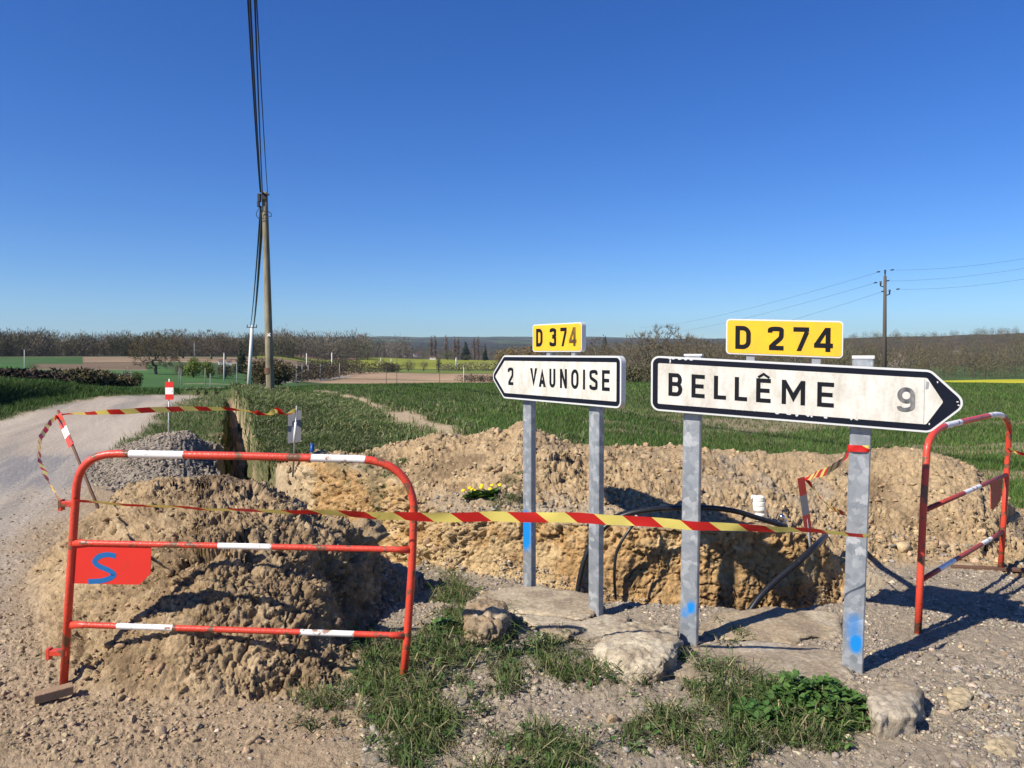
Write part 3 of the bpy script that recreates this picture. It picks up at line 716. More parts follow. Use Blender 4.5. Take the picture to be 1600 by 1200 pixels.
# ------------------------------------------------------------------ scatter on the ground grid
cellw = np.sqrt(np.clip(np.linalg.norm(np.cross(VG[1:, :-1]-VG[:-1, :-1], VG[:-1, 1:]-VG[:-1, :-1]), axis=-1), 0, None))
AREA = np.zeros((NC, NR)); AREA[:-1, :-1] = np.linalg.norm(np.cross(VG[1:, :-1]-VG[:-1, :-1], VG[:-1, 1:]-VG[:-1, :-1]), axis=-1)
inview = (u_ > -190) & (u_ < 1790)
def sample(wt, n):
    """wt per-vertex density -> n positions on the sheet, with normals"""
    p = (wt[:-1, :-1]).ravel().astype(float); p = np.clip(p, 0, None); p /= p.sum()
    c = np.cumsum(p); k = np.searchsorted(c, rng.random(n)); k = np.clip(k, 0, len(p)-1)
    i, j = np.divmod(k, NR-1); a = rng.random(n)[:, None]; b = rng.random(n)[:, None]
    pos = VG[i, j]*(1-a)*(1-b)+VG[i+1, j]*a*(1-b)+VG[i, j+1]*(1-a)*b+VG[i+1, j+1]*a*b
    return pos, NV[i, j], (i, j)
ICO_V = []; 
_t = (1+5**.5)/2
ICO_V = np.array([(-1, _t, 0), (1, _t, 0), (-1, -_t, 0), (1, -_t, 0), (0, -1, _t), (0, 1, _t), (0, -1, -_t), (0, 1, -_t), (_t, 0, -1), (_t, 0, 1), (-_t, 0, -1), (-_t, 0, 1)], float)/math.sqrt(1+_t*_t)
ICO_F = np.array([(0, 11, 5), (0, 5, 1), (0, 1, 7), (0, 7, 10), (0, 10, 11), (1, 5, 9), (5, 11, 4), (11, 10, 2), (10, 7, 6), (7, 1, 8), (3, 9, 4), (3, 4, 2), (3, 2, 6), (3, 6, 8), (3, 8, 9), (4, 9, 5), (2, 4, 11), (6, 2, 10), (8, 6, 7), (9, 8, 1)])
def subdiv(Vi, Fi):
    Vi = [tuple(v) for v in Vi]; cache = {}; out = []
    def mid(a, b):
        k = (min(a, b), max(a, b))
        if k not in cache:
            m = np.array(Vi[a])+np.array(Vi[b]); m = m/np.linalg.norm(m); Vi.append(tuple(m)); cache[k] = len(Vi)-1
        return cache[k]
    for a, b, c in Fi:
        x, y, z = mid(a, b), mid(b, c), mid(c, a); out += [(a, x, z), (b, y, x), (c, z, y), (x, y, z)]
    return np.array(Vi), np.array(out)
ICO2_V, ICO2_F = subdiv(ICO_V, ICO_F); ICO3_V, ICO3_F = subdiv(ICO2_V, ICO2_F)
def rockproto(k, lv):
    V0, F0 = (ICO_V, ICO_F) if lv == 0 else ((ICO2_V, ICO2_F) if lv == 1 else (ICO3_V, ICO3_F)); out = []
    for q in range(k):
        v = V0.copy(); s0 = q*17.3
        for _ in range(7):          # chop flat facets off a ball, then roughen: an angular lump
            nrm_ = rng.normal(0, 1, 3); nrm_ /= np.linalg.norm(nrm_); d0 = rng.uniform(.35, .8); t = v@nrm_-d0; v = v-np.clip(t, 0, None)[:, None]*nrm_
        n_ = fbm(v[:, 0]*1.6+s0, v[:, 1]*1.6, v[:, 2]*1.6, 3, 201)+.5*fbm(v[:, 0]*5+s0, v[:, 1]*5, v[:, 2]*5, 2, 202); out.append(v*(1+.34*n_[:, None]))
    return out
def stones(name, pos, size, cols, label, cat, flat=.6, jit=.25, fine=False, sink=.25, smooth=False, nrm=None):
    n = len(pos); BV, BF = (ICO2_V, ICO2_F) if fine else (ICO_V, ICO_F); nv = len(BV)
    sc_ = np.stack([rng.uniform(.7, 1.3, n), rng.uniform(.6, 1.1, n), rng.uniform(flat*.6, flat*1.3, n)], -1)
    PR = np.array(rockproto(14, 1 if fine else 0)); v = PR[rng.integers(0, 14, n)]*(1+jit*.35*rng.uniform(-1, 1, (n, nv, 1)))*sc_[:, None, :]*size[:, None, None]
    a = rng.uniform(0, 2*math.pi, n); t = rng.uniform(-.6, .6, n)
    x, y, z = v[..., 0].copy(), v[..., 1].copy(), v[..., 2].copy()
    y2 = y*np.cos(t)[:, None]-z*np.sin(t)[:, None]; z2 = y*np.sin(t)[:, None]+z*np.cos(t)[:, None]
    x3 = x*np.cos(a)[:, None]-y2*np.sin(a)[:, None]; y3 = x*np.sin(a)[:, None]+y2*np.cos(a)[:, None]
    off = (size*(.5*flat-sink))[:, None]
    Vv = np.stack([x3, y3, z2], -1)+(pos+ (nrm if nrm is not None else np.array([0, 0, 1.]))*off)[:, None, :]
    Ff = (BF[None]+(np.arange(n)*nv)[:, None, None]).reshape(-1, 3)
    cc = np.repeat(cols, nv, axis=0)
    o = npmesh(name, Vv.reshape(-1, 3), Ff, M['stone'], col=cc, smooth=smooth); tag(o, label, cat, kind='stuff'); return o
def varcol(base, n, v=.25, alt=None, pa=.3):
    c = np.tile(np.array(base), (n, 1))
    if alt is not None:
        k = rng.random(n) < pa; c[k] = np.array(alt)
    return np.clip(c*(1+v*rng.uniform(-1, 1, (n, 1)))*(1+.05*rng.uniform(-1, 1, (n, 3))), .01, .8)
fgm = inview*(GY > 2.3)*(GY < 6.8)*(1-mA)*(1-mB)*(S < .0)*(1-mR)
wt = fgm*(.02+.08*ss(380, 560, u_)+gravfg*ss(250, 600, u_)*ss(-.5, .4, n_g+nz2))*(1-.3*gmask)
pos, nn, ij = sample(wt, 42000)
sz = np.clip(rng.lognormal(math.log(.0072), .55, len(pos)), .003, .035)
stones('gravel', pos, sz, varcol((.28, .245, .20), len(pos), .5, (.44, .36, .26), .35), 'grey and tan crushed stone strewn over the near ground', 'gravel', flat=.55)
pos, nn, ij = sample(inview*mG*(GY < 15)*ss(-.5, .2, n3), 7500)
sz = np.clip(rng.lognormal(math.log(.018), .4, len(pos)), .006, .05)
stones('gravel', pos, sz, varcol((.26, .22, .175), len(pos), .45), 'heap of grey gravel on the road edge beside the narrow trench', 'gravel', flat=.6, nrm=nn)
pos, nn, ij = sample(inview*np.clip(spill+.3*(pW > 7)*(S > 0)*(S < .3)+.7*trench*(pW > 7)*(S < -.05), 0, 1)*(1-wallm), 5000)
sz = np.clip(rng.lognormal(math.log(.011), .4, len(pos)), .004, .03)
stones('gravel', pos, sz, varcol((.30, .275, .24), len(pos), .4), 'grey chippings lying along the lip of the wide trench', 'gravel', flat=.6)
# clods
wt = inview*(mA*1.0)*(GY < 7)
pos, nn, ij = sample(wt*(1-.9*np.clip(SCR, 0, 1))*(.15+ss(-.1, .4, n3)), 4500)
sz = np.clip(rng.lognormal(math.log(.0070), .6, len(pos)), .003, .04)
stones('soil_clods', pos, sz, varcol(clay*.88, len(pos), .15, clay*.7, .25), 'lumps of dry clay on the spoil heap behind the red barrier', 'soil clods', flat=.8, fine=True, jit=.16, nrm=nn, smooth=False)
pos, nn, ij = sample(inview*mB*(1-.8*sB_)*(.25+ss(-.1, .4, n3)), 4500)
sz = np.clip(rng.lognormal(math.log(.0100), .65, len(pos)), .004, .055)
stones('soil_clods', pos, sz, varcol(clay, len(pos), .16, claylt, .2), 'lumps of dry clay on the long spoil bank behind the trench', 'soil clods', flat=.8, fine=True, jit=.16, nrm=nn)
cm2 = (1-mR)*inview*((np.abs(dA) < .5)*(dA < .02)*(1-mB)*(GY < 7)+.07*(1-mR)*(GY < 5)*(dA < 0)*(S < 0))
pos, nn, ij = sample(cm2, 5000)
sz = np.clip(rng.lognormal(math.log(.0065), .55, len(pos)), .003, .035)
stones('soil_clods', pos, sz, varcol(dirt*1.05, len(pos), .2), 'crumbs of clay fallen round the foot of the near spoil heap', 'soil clods', flat=.7, fine=True, jit=.16)
pos, nn, ij = sample(inview*mR*(GY < 14)*(dR < 1.)*ss(1., .1, dR), 600)
sz = np.clip(rng.lognormal(math.log(.010), .5, len(pos)), .004, .04)
stones('soil_clods', pos, sz, varcol(dirt*1.05, len(pos), .2), 'scattered clay crumbs along the edge of the dusty road', 'soil clods', flat=.6)

# ------------------------------------------------------------------ blades
def blades(name, pos, h, wd, cols, lean=.5, label='', cat='grass', seg=2, kind='stuff', parent=None, wind=(0, 0), mat=None):
    n = len(pos); a = rng.uniform(0, 2*math.pi, n)
    dx, dy = np.cos(a), np.sin(a); b = rng.uniform(0, 2*math.pi, n); ln = lean*rng.random(n)*h
    lx, ly = np.cos(b)*ln+wind[0]*h, np.sin(b)*ln+wind[1]*h
    side = np.stack([dx, dy, 0*dx], -1)*(wd/2)[:, None]
    def at(t, bend): return pos+np.stack([lx*bend, ly*bend, h*t], -1)
    if seg == 1:
        Vv = np.stack([pos-side, pos+side, at(1-.3*lean*lean, 1)], 1); k = 3; Ff = np.array([[0, 1, 2]])
        F2 = (Ff[None]+(np.arange(n)*3)[:, None, None]).reshape(-1, 3)
    else:
        m1 = at(.55, .3); tip = at(1-.35*lean, 1)
        Vv = np.stack([pos-side*.8, pos+side*.8, m1-side, m1+side, tip], 1); k = 5
        Ff = np.array([[0, 1, 3], [0, 3, 2], [2, 3, 4]]); F2 = (Ff[None]+(np.arange(n)*5)[:, None, None]).reshape(-1, 3)
    cc = np.repeat(cols, k, axis=0)
    o = npmesh(name, Vv.reshape(-1, 3), F2, mat or M['leaf'], col=cc, parent=parent)
    if label: tag(o, label, cat, kind=kind)
    return o
def gcol(n, base, v=.35, alt=None, pa=.12):
    c = np.tile(np.array(base, float), (n, 1))
    if alt is not None: k = rng.random(n) < pa; c[k] = np.array(alt)
    return c*(1+v*rng.uniform(-1, 1, (n, 1)))
scr_w = 1.0
# wheat: density even on the picture-scale mesh
wt = inview*wheat*(GY < 50)*(1+ss(9, 30, GY)*1.2)
pos, nn, ij = sample(wt, 230000); yy = pos[:, 1]
h = rng.uniform(.06, .125, len(pos)); 
cw = gcol(len(pos), (.064, .126, .022), .4, (.15, .17, .05), .14)*(1+.35*fbm(pos[:, 0]*.6, pos[:, 1]*.25, 0, 3, 301))[:, None]
blades('young_wheat', pos-np.array([0, 0, .01]), h, .005+.00075*yy, cw, .7, 'young green wheat filling the field behind the spoil bank', 'wheat', seg=1)
wt = inview*verge_g*(GY > 6.8)*(GY < 34)*(u_ > 350)
pos, nn, ij = sample(wt, 90000); yy = pos[:, 1]
tn = .5+.5*vnoise(pos[:, 0]*1.5, pos[:, 1]*1.5, 0, 5)
h = rng.uniform(.08, .26, len(pos))*(.6+.7*tn)
cw = gcol(len(pos), (.085, .125, .032), .45, (.28, .26, .13), .22)*(.7+.6*tn)[:, None]
blades('long_grass', pos-np.array([0, 0, .01]), h, .004+.0006*yy, cw, .9, 'long tousled grass on the verge round the wooden pole', 'grass', seg=2, wind=(.1, 0))
wt = inview*verge_r*(GY < 34)
pos, nn, ij = sample(wt, 22000); yy = pos[:, 1]
blades('short_grass', pos-np.array([0, 0, .01]), rng.uniform(.05, .16, len(pos)), .005+.0007*yy, gcol(len(pos), (.07, .12, .03), .35, (.22, .2, .1), .15), .8, 'thin grass between the road and the narrow trench', 'grass', seg=1)
wt = inview*Lbank*(GY < 45)*(u_ < 400)
pos, nn, ij = sample(wt, 90000); yy = pos[:, 1]
blades('bank_grass', pos-np.array([0, 0, .02]), rng.uniform(.10, .32, len(pos)), .008+.0008*yy, gcol(len(pos), (.045, .10, .016), .35, (.12, .16, .04), .12), .8, 'lush green grass on the bank beyond the road', 'grass', seg=1)
# foreground weeds
wt = inview*gmask*(1-.5*wallm)*(GY > 2.3)
cpos, _, _ = sample(wt, 1300)
K = 20; n = len(cpos)*K
rad = np.repeat(rng.uniform(.015, .06, len(cpos)), K); a = rng.uniform(0, 2*math.pi, n); rr = rad*np.sqrt(rng.random(n))
pos = np.repeat(cpos, K, axis=0)+np.stack([np.cos(a)*rr, np.sin(a)*rr, -.008+0*a], -1)
hs = np.repeat(np.clip(rng.lognormal(math.log(.045), .5, len(cpos)), .02, .15), K)
cbase = np.repeat(gcol(len(cpos), (.085, .13, .035), .4, (.20, .18, .09), .3), K, axis=0)
blades('weeds', pos, hs*rng.uniform(.5, 1.2, n), rng.uniform(.003, .007, n), cbase*(1+.3*rng.uniform(-1, 1, (n, 1))), 1.6, 'tufts of grass and weeds among the near gravel', 'weeds', seg=2)
# small dead stalks
pos, _, _ = sample(inview*(GY > 2.3)*(GY < 6)*(1-mA)*(1-mR)*(S < 0)*(u_ > 420)*(.25+gmask), 3500)
blades('dry_stalks', pos, rng.uniform(.01, .05, len(pos)), rng.uniform(.002, .0035, len(pos)), gcol(len(pos), (.22, .15, .08), .4), 2.6, 'dry brown stalks and litter between the near weeds', 'dry stalks', seg=2)
# broad leaves
def leaves(name, pos, size, cols, label, cat='weeds', kind='stuff', parent=None, up=.5):
    n = len(pos); a = rng.uniform(0, 2*math.pi, n); el = rng.uniform(-.1, up*1.6, n)
    d = np.stack([np.cos(a)*np.cos(el), np.sin(a)*np.cos(el), np.sin(el)], -1); s_ = np.stack([-np.sin(a), np.cos(a), rng.uniform(-.3, .3, n)], -1)
    L_ = size[:, None]; nrm_ = np.cross(d, s_); 
    v = [pos, pos+d*L_*.35+s_*L_*.28+nrm_*L_*.06, pos+d*L_*.75+s_*L_*.24+nrm_*L_*.02, pos+d*L_-nrm_*L_*.06, pos+d*L_*.75-s_*L_*.24+nrm_*L_*.02, pos+d*L_*.35-s_*L_*.28+nrm_*L_*.06, pos+d*L_*.5]
    Vv = np.stack(v, 1); Ff = np.array([[0, 1, 6], [1, 2, 6], [2, 3, 6], [3, 4, 6], [4, 5, 6], [5, 0, 6]])
    F2 = (Ff[None]+(np.arange(n)*7)[:, None, None]).reshape(-1, 3)
    o = npmesh(name, Vv.reshape(-1, 3), F2, M['leaf'], col=np.repeat(cols, 7, axis=0), parent=parent)
    if label: tag(o, label, cat, kind=kind)
    return o
pos, _, _ = sample(inview*gmask*(GY > 2.3)*(GY < 5.5)*(u_ > 500), 1800)
pos[:, 2] += rng.uniform(0, .03, len(pos))
# long straggly grass lying over
lp, _, _ = sample(inview*gmask*(GY > 2.3)*(GY < 6)*(u_ > 430), 260); K2 = 16; n2_ = len(lp)*K2; lp = np.repeat(lp, K2, axis=0)+rng.normal(0, .018, (n2_, 3))*np.array([1, 1, .1])
blades('straggly_grass', lp, rng.uniform(.05, .17, n2_), rng.uniform(.003, .006, n2_), gcol(n2_, (.10, .145, .04), .4, (.27, .23, .12), .3), 2.2, 'longer straggly grass blades leaning over the near gravel', 'grass', seg=2)
leaves('broad_leaves', pos, rng.uniform(.012, .045, len(pos)), gcol(len(pos), (.06, .13, .03), .35, (.10, .16, .04), .3), 'small broad green leaves of weeds in the near gravel', 'weeds')
M['dusty'] = mat_simple('dusty_foot', (.27, .18, .11), .95, var=.3, scale=30, bump=.5)
M['faded_brown'] = mat_sign('worn_numeral', (.06, .035, .01), (.42, .22, .02), 1.)
# ------------------------------------------------------------------ planes and glyphs
class Plane:
    """upright plane through two points; local s along, z up, n towards the viewer"""
    def __init__(s, A, B):
        s.A = Vector(A); d = Vector((B[0]-A[0], B[1]-A[1], 0)); s.L = d.length; s.d = d.normalized(); s.n = Vector((s.d.y, -s.d.x, 0))
    def at(s, px, row, off=0.):
        r = Vector(ray(px, row)); o = Vector((0, 0, H)); A = s.A+s.n*off
        t = (A-o).dot(s.n)/r.dot(s.n); return o+r*t
    def sz(s, px, row, off=0.):
        p = s.at(px, row, off); return ((p-s.A).dot(s.d), p.z)
    def w(s, a, z, off=0.): 
        v = s.A+s.d*a+s.n*off; v.z = z; return v
def arc(cx, cy, rx, ry, a0, a1, n=12):
    return [(cx+rx*math.cos(math.radians(a0+(a1-a0)*i/n)), cy+ry*math.sin(math.radians(a0+(a1-a0)*i/n))) for i in range(n+1)]
def cat(pts, n=8):
    out = []; p = [pts[0]]+list(pts)+[pts[-1]]
    for i in range(1, len(p)-2):
        for k in range(n):
            t = k/n; o = []
            for c in range(len(pts[0])):
                a, b, c_, d = p[i-1][c], p[i][c], p[i+1][c], p[i+2][c]
                o.append(.5*(2*b+(c_-a)*t+(2*a-5*b+4*c_-d)*t*t+(3*b-3*c_+d-a)*t**3))
            out.append(tuple(o))
    out.append(tuple(pts[-1])); return out
def glyph(ch, Wd, t):
    """strokes (polyline, closed) in a Wd x 1 box, stroke width t"""
    h = t/2; x0, x1, y0, y1 = h, Wd-h, h, 1-h; m = .5
    if ch == 'B':
        r = (y1-.52)/2
        return [([(x0, 0), (x0, 1)], 0), ([(t, y1), (x1-.13, y1)]+arc(x1-.15, (y1+.53)/2, .13, (y1-.53)/2, 80, -80)+[(x1-.2, .53), (t, .53)], 0),
                ([(x1-.16, .53)]+arc(x1-.17, (.53+y0)/2, .17, (.53-y0)/2, 80, -80)+[(x1-.2, y0), (t, y0)], 0)]
    if ch == 'D': return [([(x0, 0), (x0, 1)], 0), ([(t, y1), (x1-Wd*.4, y1)]+arc(x1-Wd*.38, 1-Wd*.38-h, Wd*.38, Wd*.38, 80, 0, 6)+arc(x1-Wd*.38, Wd*.38+h, Wd*.38, Wd*.38, 0, -80, 6)+[(x1-Wd*.4, y0), (t, y0)], 0)]
    if ch == 'E': return [([(x0, 0), (x0, 1)], 0), ([(t, y1), (Wd, y1)], 0), ([(t, m), (Wd*.92, m)], 0), ([(t, y0), (Wd, y0)], 0)]
    if ch == 'L': return [([(x0, 0), (x0, 1)], 0), ([(t, y0), (Wd, y0)], 0)]
    if ch == 'I': return [([(x0, 0), (x0, 1)], 0)]
    if ch == 'M': return [([(x0, 0), (x0, 1)], 0), ([(x1, 0), (x1, 1)], 0), ([(x0, 1.06), (Wd/2, .30), (x1, 1.06)], 0)]
    if ch == 'N': return [([(x0, 0), (x0, 1)], 0), ([(x1, 0), (x1, 1)], 0), ([(x0, 1.05), (x1, -.05)], 0)]
    if ch == 'V': return [([(x0, 1.1), (Wd/2, .04), (x1, 1.1)], 0)]
    if ch == 'A': return [([(x0, -.1), (Wd/2, .96), (x1, -.1)], 0), ([(Wd*.27, .27), (Wd*.73, .27)], 0)]
    if ch == 'U': return [([(x0, 1), (x0, .3)]+arc(Wd/2, Wd/2+.02, Wd/2-h, Wd/2-h+.02, 180, 360, 12)+[(x1, .3), (x1, 1)], 0)]
    if ch == 'O':
        rr = Wd/2-h; return [([p for p in arc(Wd/2, 1-h-rr*1.25, rr, rr*1.25, 0, 180, 12)]+[p for p in arc(Wd/2, h+rr*1.25, rr, rr*1.25, 180, 360, 12)], 1)]
    if ch == 'S': return [(cat([(x1, .76), (Wd*.82, .89), (Wd*.5, y1), (Wd*.17, .87), (x0, .74), (Wd*.2, .60), (Wd*.5, .51), (Wd*.83, .40), (x1, .26), (Wd*.83, .12), (Wd*.48, y0), (Wd*.16, .13), (x0, .25)]), 0)]
    if ch == '2': return [(cat([(x0, .74), (Wd*.17, .87), (Wd*.5, y1), (Wd*.84, .87), (x1, .70), (Wd*.80, .52), (Wd*.45, .30), (x0+.02, .11)]), 0), ([(h*.6, y0), (Wd, y0)], 0)]
    if ch == '3': return [(cat([(x0, .78), (Wd*.2, .88), (Wd*.5, y1), (Wd*.84, .85), (x1-.02, .73), (Wd*.82, .60), (Wd*.42, .53)]), 0),
                          (cat([(Wd*.42, .53), (Wd*.82, .47), (x1, .29), (Wd*.84, .13), (Wd*.48, y0), (Wd*.15, .13), (x0, .24)]), 0)]
    if ch == '7': return [([(0, y1), (Wd, y1)], 0), ([(x1+.02, 1-t), (Wd*.36, -.04)], 0)]
    if ch == '4': return [([(Wd*.74, 0), (Wd*.74, 1)], 0), ([(Wd*.70, 1.04), (h*.7, .26)], 0), ([(0, .26), (Wd, .26)], 0)]
    if ch == '9': return [(arc(Wd/2, .67, Wd/2-h, .33-h, 0, 360, 20)[:-1], 1), (cat([(x1, .67), (x1, .45), (Wd*.84, .2), (Wd*.5, y0), (Wd*.17, .12), (x0, .22)]), 0)]
    if ch == '^': return [([(0, 1.04), (Wd/2, 1.19), (Wd, 1.04)], 2)]
def ribbon2d(pts, t, closed):
    n = len(pts); V = [Vector(p) for p in pts]; L, R = [], []
    for i in range(n):
        if closed: a, b = V[(i-1) % n], V[(i+1) % n]
        else: a, b = V[max(i-1, 0)], V[min(i+1, n-1)]
        d0 = (V[i]-a).normalized() if (V[i]-a).length > 1e-9 else None
        d1 = (b-V[i]).normalized() if (b-V[i]).length > 1e-9 else None
        if d0 is None: d0 = d1
        if d1 is None: d1 = d0
        n0 = Vector((-d0.y, d0.x)); n1 = Vector((-d1.y, d1.x)); mm = (n0+n1)
        mm = mm.normalized() if mm.length > 1e-6 else n0
        k = min(1/max(mm.dot(n0), .25), 3.)
        L.append(V[i]+mm*t/2*k); R.append(V[i]-mm*t/2*k)
    return L, R
def letter(mb, pl, ch, p0, p1, off, mi=0, tk=.17, depth=.0012, clip=True):
    """glyph placed between lower-left p0=(s,z) and upper-right p1"""
    Wr = (p1[0]-p0[0]); Hh = p1[1]-p0[1]; Wd = Wr/Hh
    for k, (pts, cl) in enumerate(glyph(ch, Wd, tk)):
        if cl == 2: L, R = ribbon2d(pts, .10, False)
        else: L, R = ribbon2d(pts, tk, cl == 1)
        f = (lambda q: (min(max(q.x, 0), Wd), min(max(q.y, 0), 1))) if (clip and cl != 2) else (lambda q: (q.x, q.y))
        L = [f(q) for q in L]; R = [f(q) for q in R]; o = off+.00025*k
        n = len(L); rows = []
        for a, b in zip(L, R):
            rows.append([pl.w(p0[0]+a[0]*Hh, p0[1]+a[1]*Hh, o+depth), pl.w(p0[0]+b[0]*Hh, p0[1]+b[1]*Hh, o+depth),
                         pl.w(p0[0]+b[0]*Hh, p0[1]+b[1]*Hh, o), pl.w(p0[0]+a[0]*Hh, p0[1]+a[1]*Hh, o)])
        vs = [v for r in rows for v in r]; fs = []
        for i in range(n if cl == 1 else n-1):
            j = (i+1) % n
            for q in range(4): fs.append((i*4+q, i*4+(q+1) % 4, j*4+(q+1) % 4, j*4+q))
        if cl != 1: fs += [(0, 1, 2, 3), ((n-1)*4+3, (n-1)*4+2, (n-1)*4+1, (n-1)*4)]
        mb.add(vs, fs, mi)
def inset(pts, d):
    n = len(pts); out = []; V = [Vector(p) for p in pts]
    ar = sum(V[i].x*V[(i+1) % n].y-V[(i+1) % n].x*V[i].y for i in range(n)); sg = 1 if ar > 0 else -1
    for i in range(n):
        a, b, c = V[i-1], V[i], V[(i+1) % n]; d0 = (b-a).normalized(); d1 = (c-b).normalized()
        n0 = Vector((-d0.y, d0.x))*sg; n1 = Vector((-d1.y, d1.x))*sg; m_ = (n0+n1).normalized()
        out.append(tuple(b+m_*d/m_.dot(n0)))
    return out
def rounded(pts, rad, seg=6):
    n = len(pts); out = []; V = [Vector(p) for p in pts]
    for i in range(n):
        a, b, c = V[i-1], V[i], V[(i+1) % n]; d0 = (a-b).normalized(); d1 = (c-b).normalized()
        ang = d0.angle(d1); r = rad[i] if isinstance(rad, (list, tuple)) else rad; L = r/math.tan(ang/2)
        p0, p1 = b+d0*L, b+d1*L; ctr = b+(d0+d1).normalized()*(r/math.sin(ang/2))
        a0 = math.atan2(p0.y-ctr.y, p0.x-ctr.x); a1 = math.atan2(p1.y-ctr.y, p1.x-ctr.x); da = (a1-a0+math.pi) % (2*math.pi)-math.pi
        for k in range(seg+1): out.append((ctr.x+r*math.cos(a0+da*k/seg), ctr.y+r*math.sin(a0+da*k/seg)))
    return out
def slab2d(mb, pl, pts, o0, o1, mi=0):
    n = len(pts); vs = [pl.w(p[0], p[1], o1) for p in pts]+[pl.w(p[0], p[1], o0) for p in pts]
    fs = [tuple(range(n)), tuple(range(2*n-1, n-1, -1))]+[(i, (i+1) % n, n+(i+1) % n, n+i) for i in range(n)]
    mb.add(vs, fs, mi)
def ring2d(mb, pl, po, pi_, o0, o1, mi=0):
    n = len(po); vs = [pl.w(*p, o1) for p in po]+[pl.w(*p, o1) for p in pi_]+[pl.w(*p, o0) for p in po]+[pl.w(*p, o0) for p in pi_]
    fs = []
    for i in range(n):
        j = (i+1) % n; fs += [(i, j, n+j, n+i), (2*n+i, 2*n+j, j, i), (n+i, n+j, 3*n+j, 3*n+i)]
    mb.add(vs, fs, mi)
def post(root, pl, base, top, zc, spray, label=None, wa=.046, wb=.024):
    """rectangular galvanised tube, base->top, with a cap; spray = list of (z, height, strength, face offset)"""
    base, top = Vector(base), Vector(top); nz = 60; vs, fs = [], []; a = pl.d*wa; b = pl.n*wb; c = .006
    ring = [a*-1+b-a.normalized()*-c, ]
    ud, un = pl.d, pl.n
    prof = [(-wa+c, wb), (wa-c, wb), (wa, wb-c), (wa, -wb+c), (wa-c, -wb), (-wa+c, -wb), (-wa, -wb+c), (-wa, wb-c)]
    # subdivide the front face across so that the spray mask has somewhere to live
    prof = [(-wa+c+(2*wa-2*c)*k/10, wb) for k in range(11)]+prof[2:]
    n = len(prof); sp = []
    for i in range(nz+1):
        t = i/nz; p = base.lerp(top, t)
        for (x, y) in prof:
            v = p+ud*x+un*y; vs.append(tuple(v)); m = 0
            for (z, hh, st, fo, ww) in spray: m = max(m, st*math.exp(-((v.z-z)/hh)**4-((x-fo)/ww)**2) if y > 0 else 0)
            sp.append(m)
    for i in range(nz):
        for k in range(n): fs.append((i*n+k, i*n+(k+1) % n, (i+1)*n+(k+1) % n, (i+1)*n+k))
    fs.append(tuple(range(nz*n, nz*n+n))); 
    me = bpy.data.meshes.new('post'); off = root.location
    me.from_pydata([tuple(Vector(v)-off) for v in vs], [], fs); me.materials.append(M['galv'])
    at = me.attributes.new('spray', 'FLOAT', 'POINT'); at.data.foreach_set('value', np.array(sp, np.float32))
    bm = bmesh.new(); bm.from_mesh(me); bmesh.ops.recalc_face_normals(bm, faces=bm.faces); bm.to_mesh(me); bm.free()
    o = bpy.data.objects.new('post', me); link(o, root)
    if label: o['label'] = label
    return o

# ------------------------------------------------------------------ sign 1
def vec_at(px, Y): r = ray(px, 600); return Vector(((px-800)/FPX*Y*1.0, Y, 0))
S1 = Plane(vec_at(787, 5.26), vec_at(970, 4.275))
b1 = S1.at(826, 922, -.064); b1.z = zg(b1.x, b1.y)
r1 = empty('direction_sign', (G(880, 950).x, G(880, 950).y, 0), 'smaller white road sign pointing left, with a yellow number plate, on two posts', 'road sign')
def gpost(pl, px, row):                       # post centre on the ground under a plane
    p = G(px, row, 0); s = (p-pl.A).dot(pl.d); v = pl.w(s, -.12, -.064); return s
s_a = S1.sz(822.5, 900, -.04)[0]; s_b = S1.sz(926, 950, -.04)[0]
po1 = post(r1, S1, S1.w(s_a, -.15, -.066), S1.w(s_a-.005, 1.45, -.066), 0, [(.37, .13, 1.3, -.012, .06)], 'post with a long blue spray mark at knee height')
po2 = post(r1, S1, S1.w(s_b, -.15, -.066), S1.w(s_b-.003, 1.45, -.066), 0, [])
zt, zb = 1.546, 1.252
sL = S1.sz(787, 590)[0]; sT_ = S1.sz(767.5, 588)[0]; sR = S1.sz(970.5, 590)[0]
body = [(sT_, (zt+zb)/2), (sL, zb), (sR, zb), (sR, zt), (sL, zt)]
def sign_panel(root, pl, body, rad, th=.036, rim=.011, band=.026, tip=0):
    mb = MB(); o = rounded(body, rad); slab2d(mb, pl, o, -.036, -.001); pn = mb.build('panel', M['rim'], root)
    mb = MB(); i1 = inset(body, rim); r1_ = [max(.006, r-rim) for r in rad]; slab2d(mb, pl, rounded(i1, r1_), -.0005, .0006); mb.build('border', M['navy'], pn)
    i2 = inset(body, rim+band); i2[2] = (i2[2][0]-tip, i2[2][1]); r2_ = [max(.004, r-rim-band) for r in rad]
    mb = MB(); slab2d(mb, pl, rounded(i2, r2_), .0002, .0018); mb.build('sign_face', M['sign_white'], pn)
    return pn
pn1 = sign_panel(r1, S1, body, [.045, .045, .04, .04, .045])
mb = MB()
for ch, x0, x1_ in [('2', 794, 802.5), ('V', 828.8, 839.8), ('A', 842.3, 853.2), ('U', 859, 868.2), ('N', 875.5, 886.3), ('O', 893, 904.5), ('I', 911.5, 914.7), ('S', 921.5, 934.3), ('E', 941.2, 953.3)]:
    letter(mb, S1, ch, (S1.sz(x0, 590)[0], 1.346), (S1.sz(x1_, 590)[0], 1.464), .002, tk=.21 if ch in 'VA' else .17)
mb.build('lettering', M['black'], pn1)
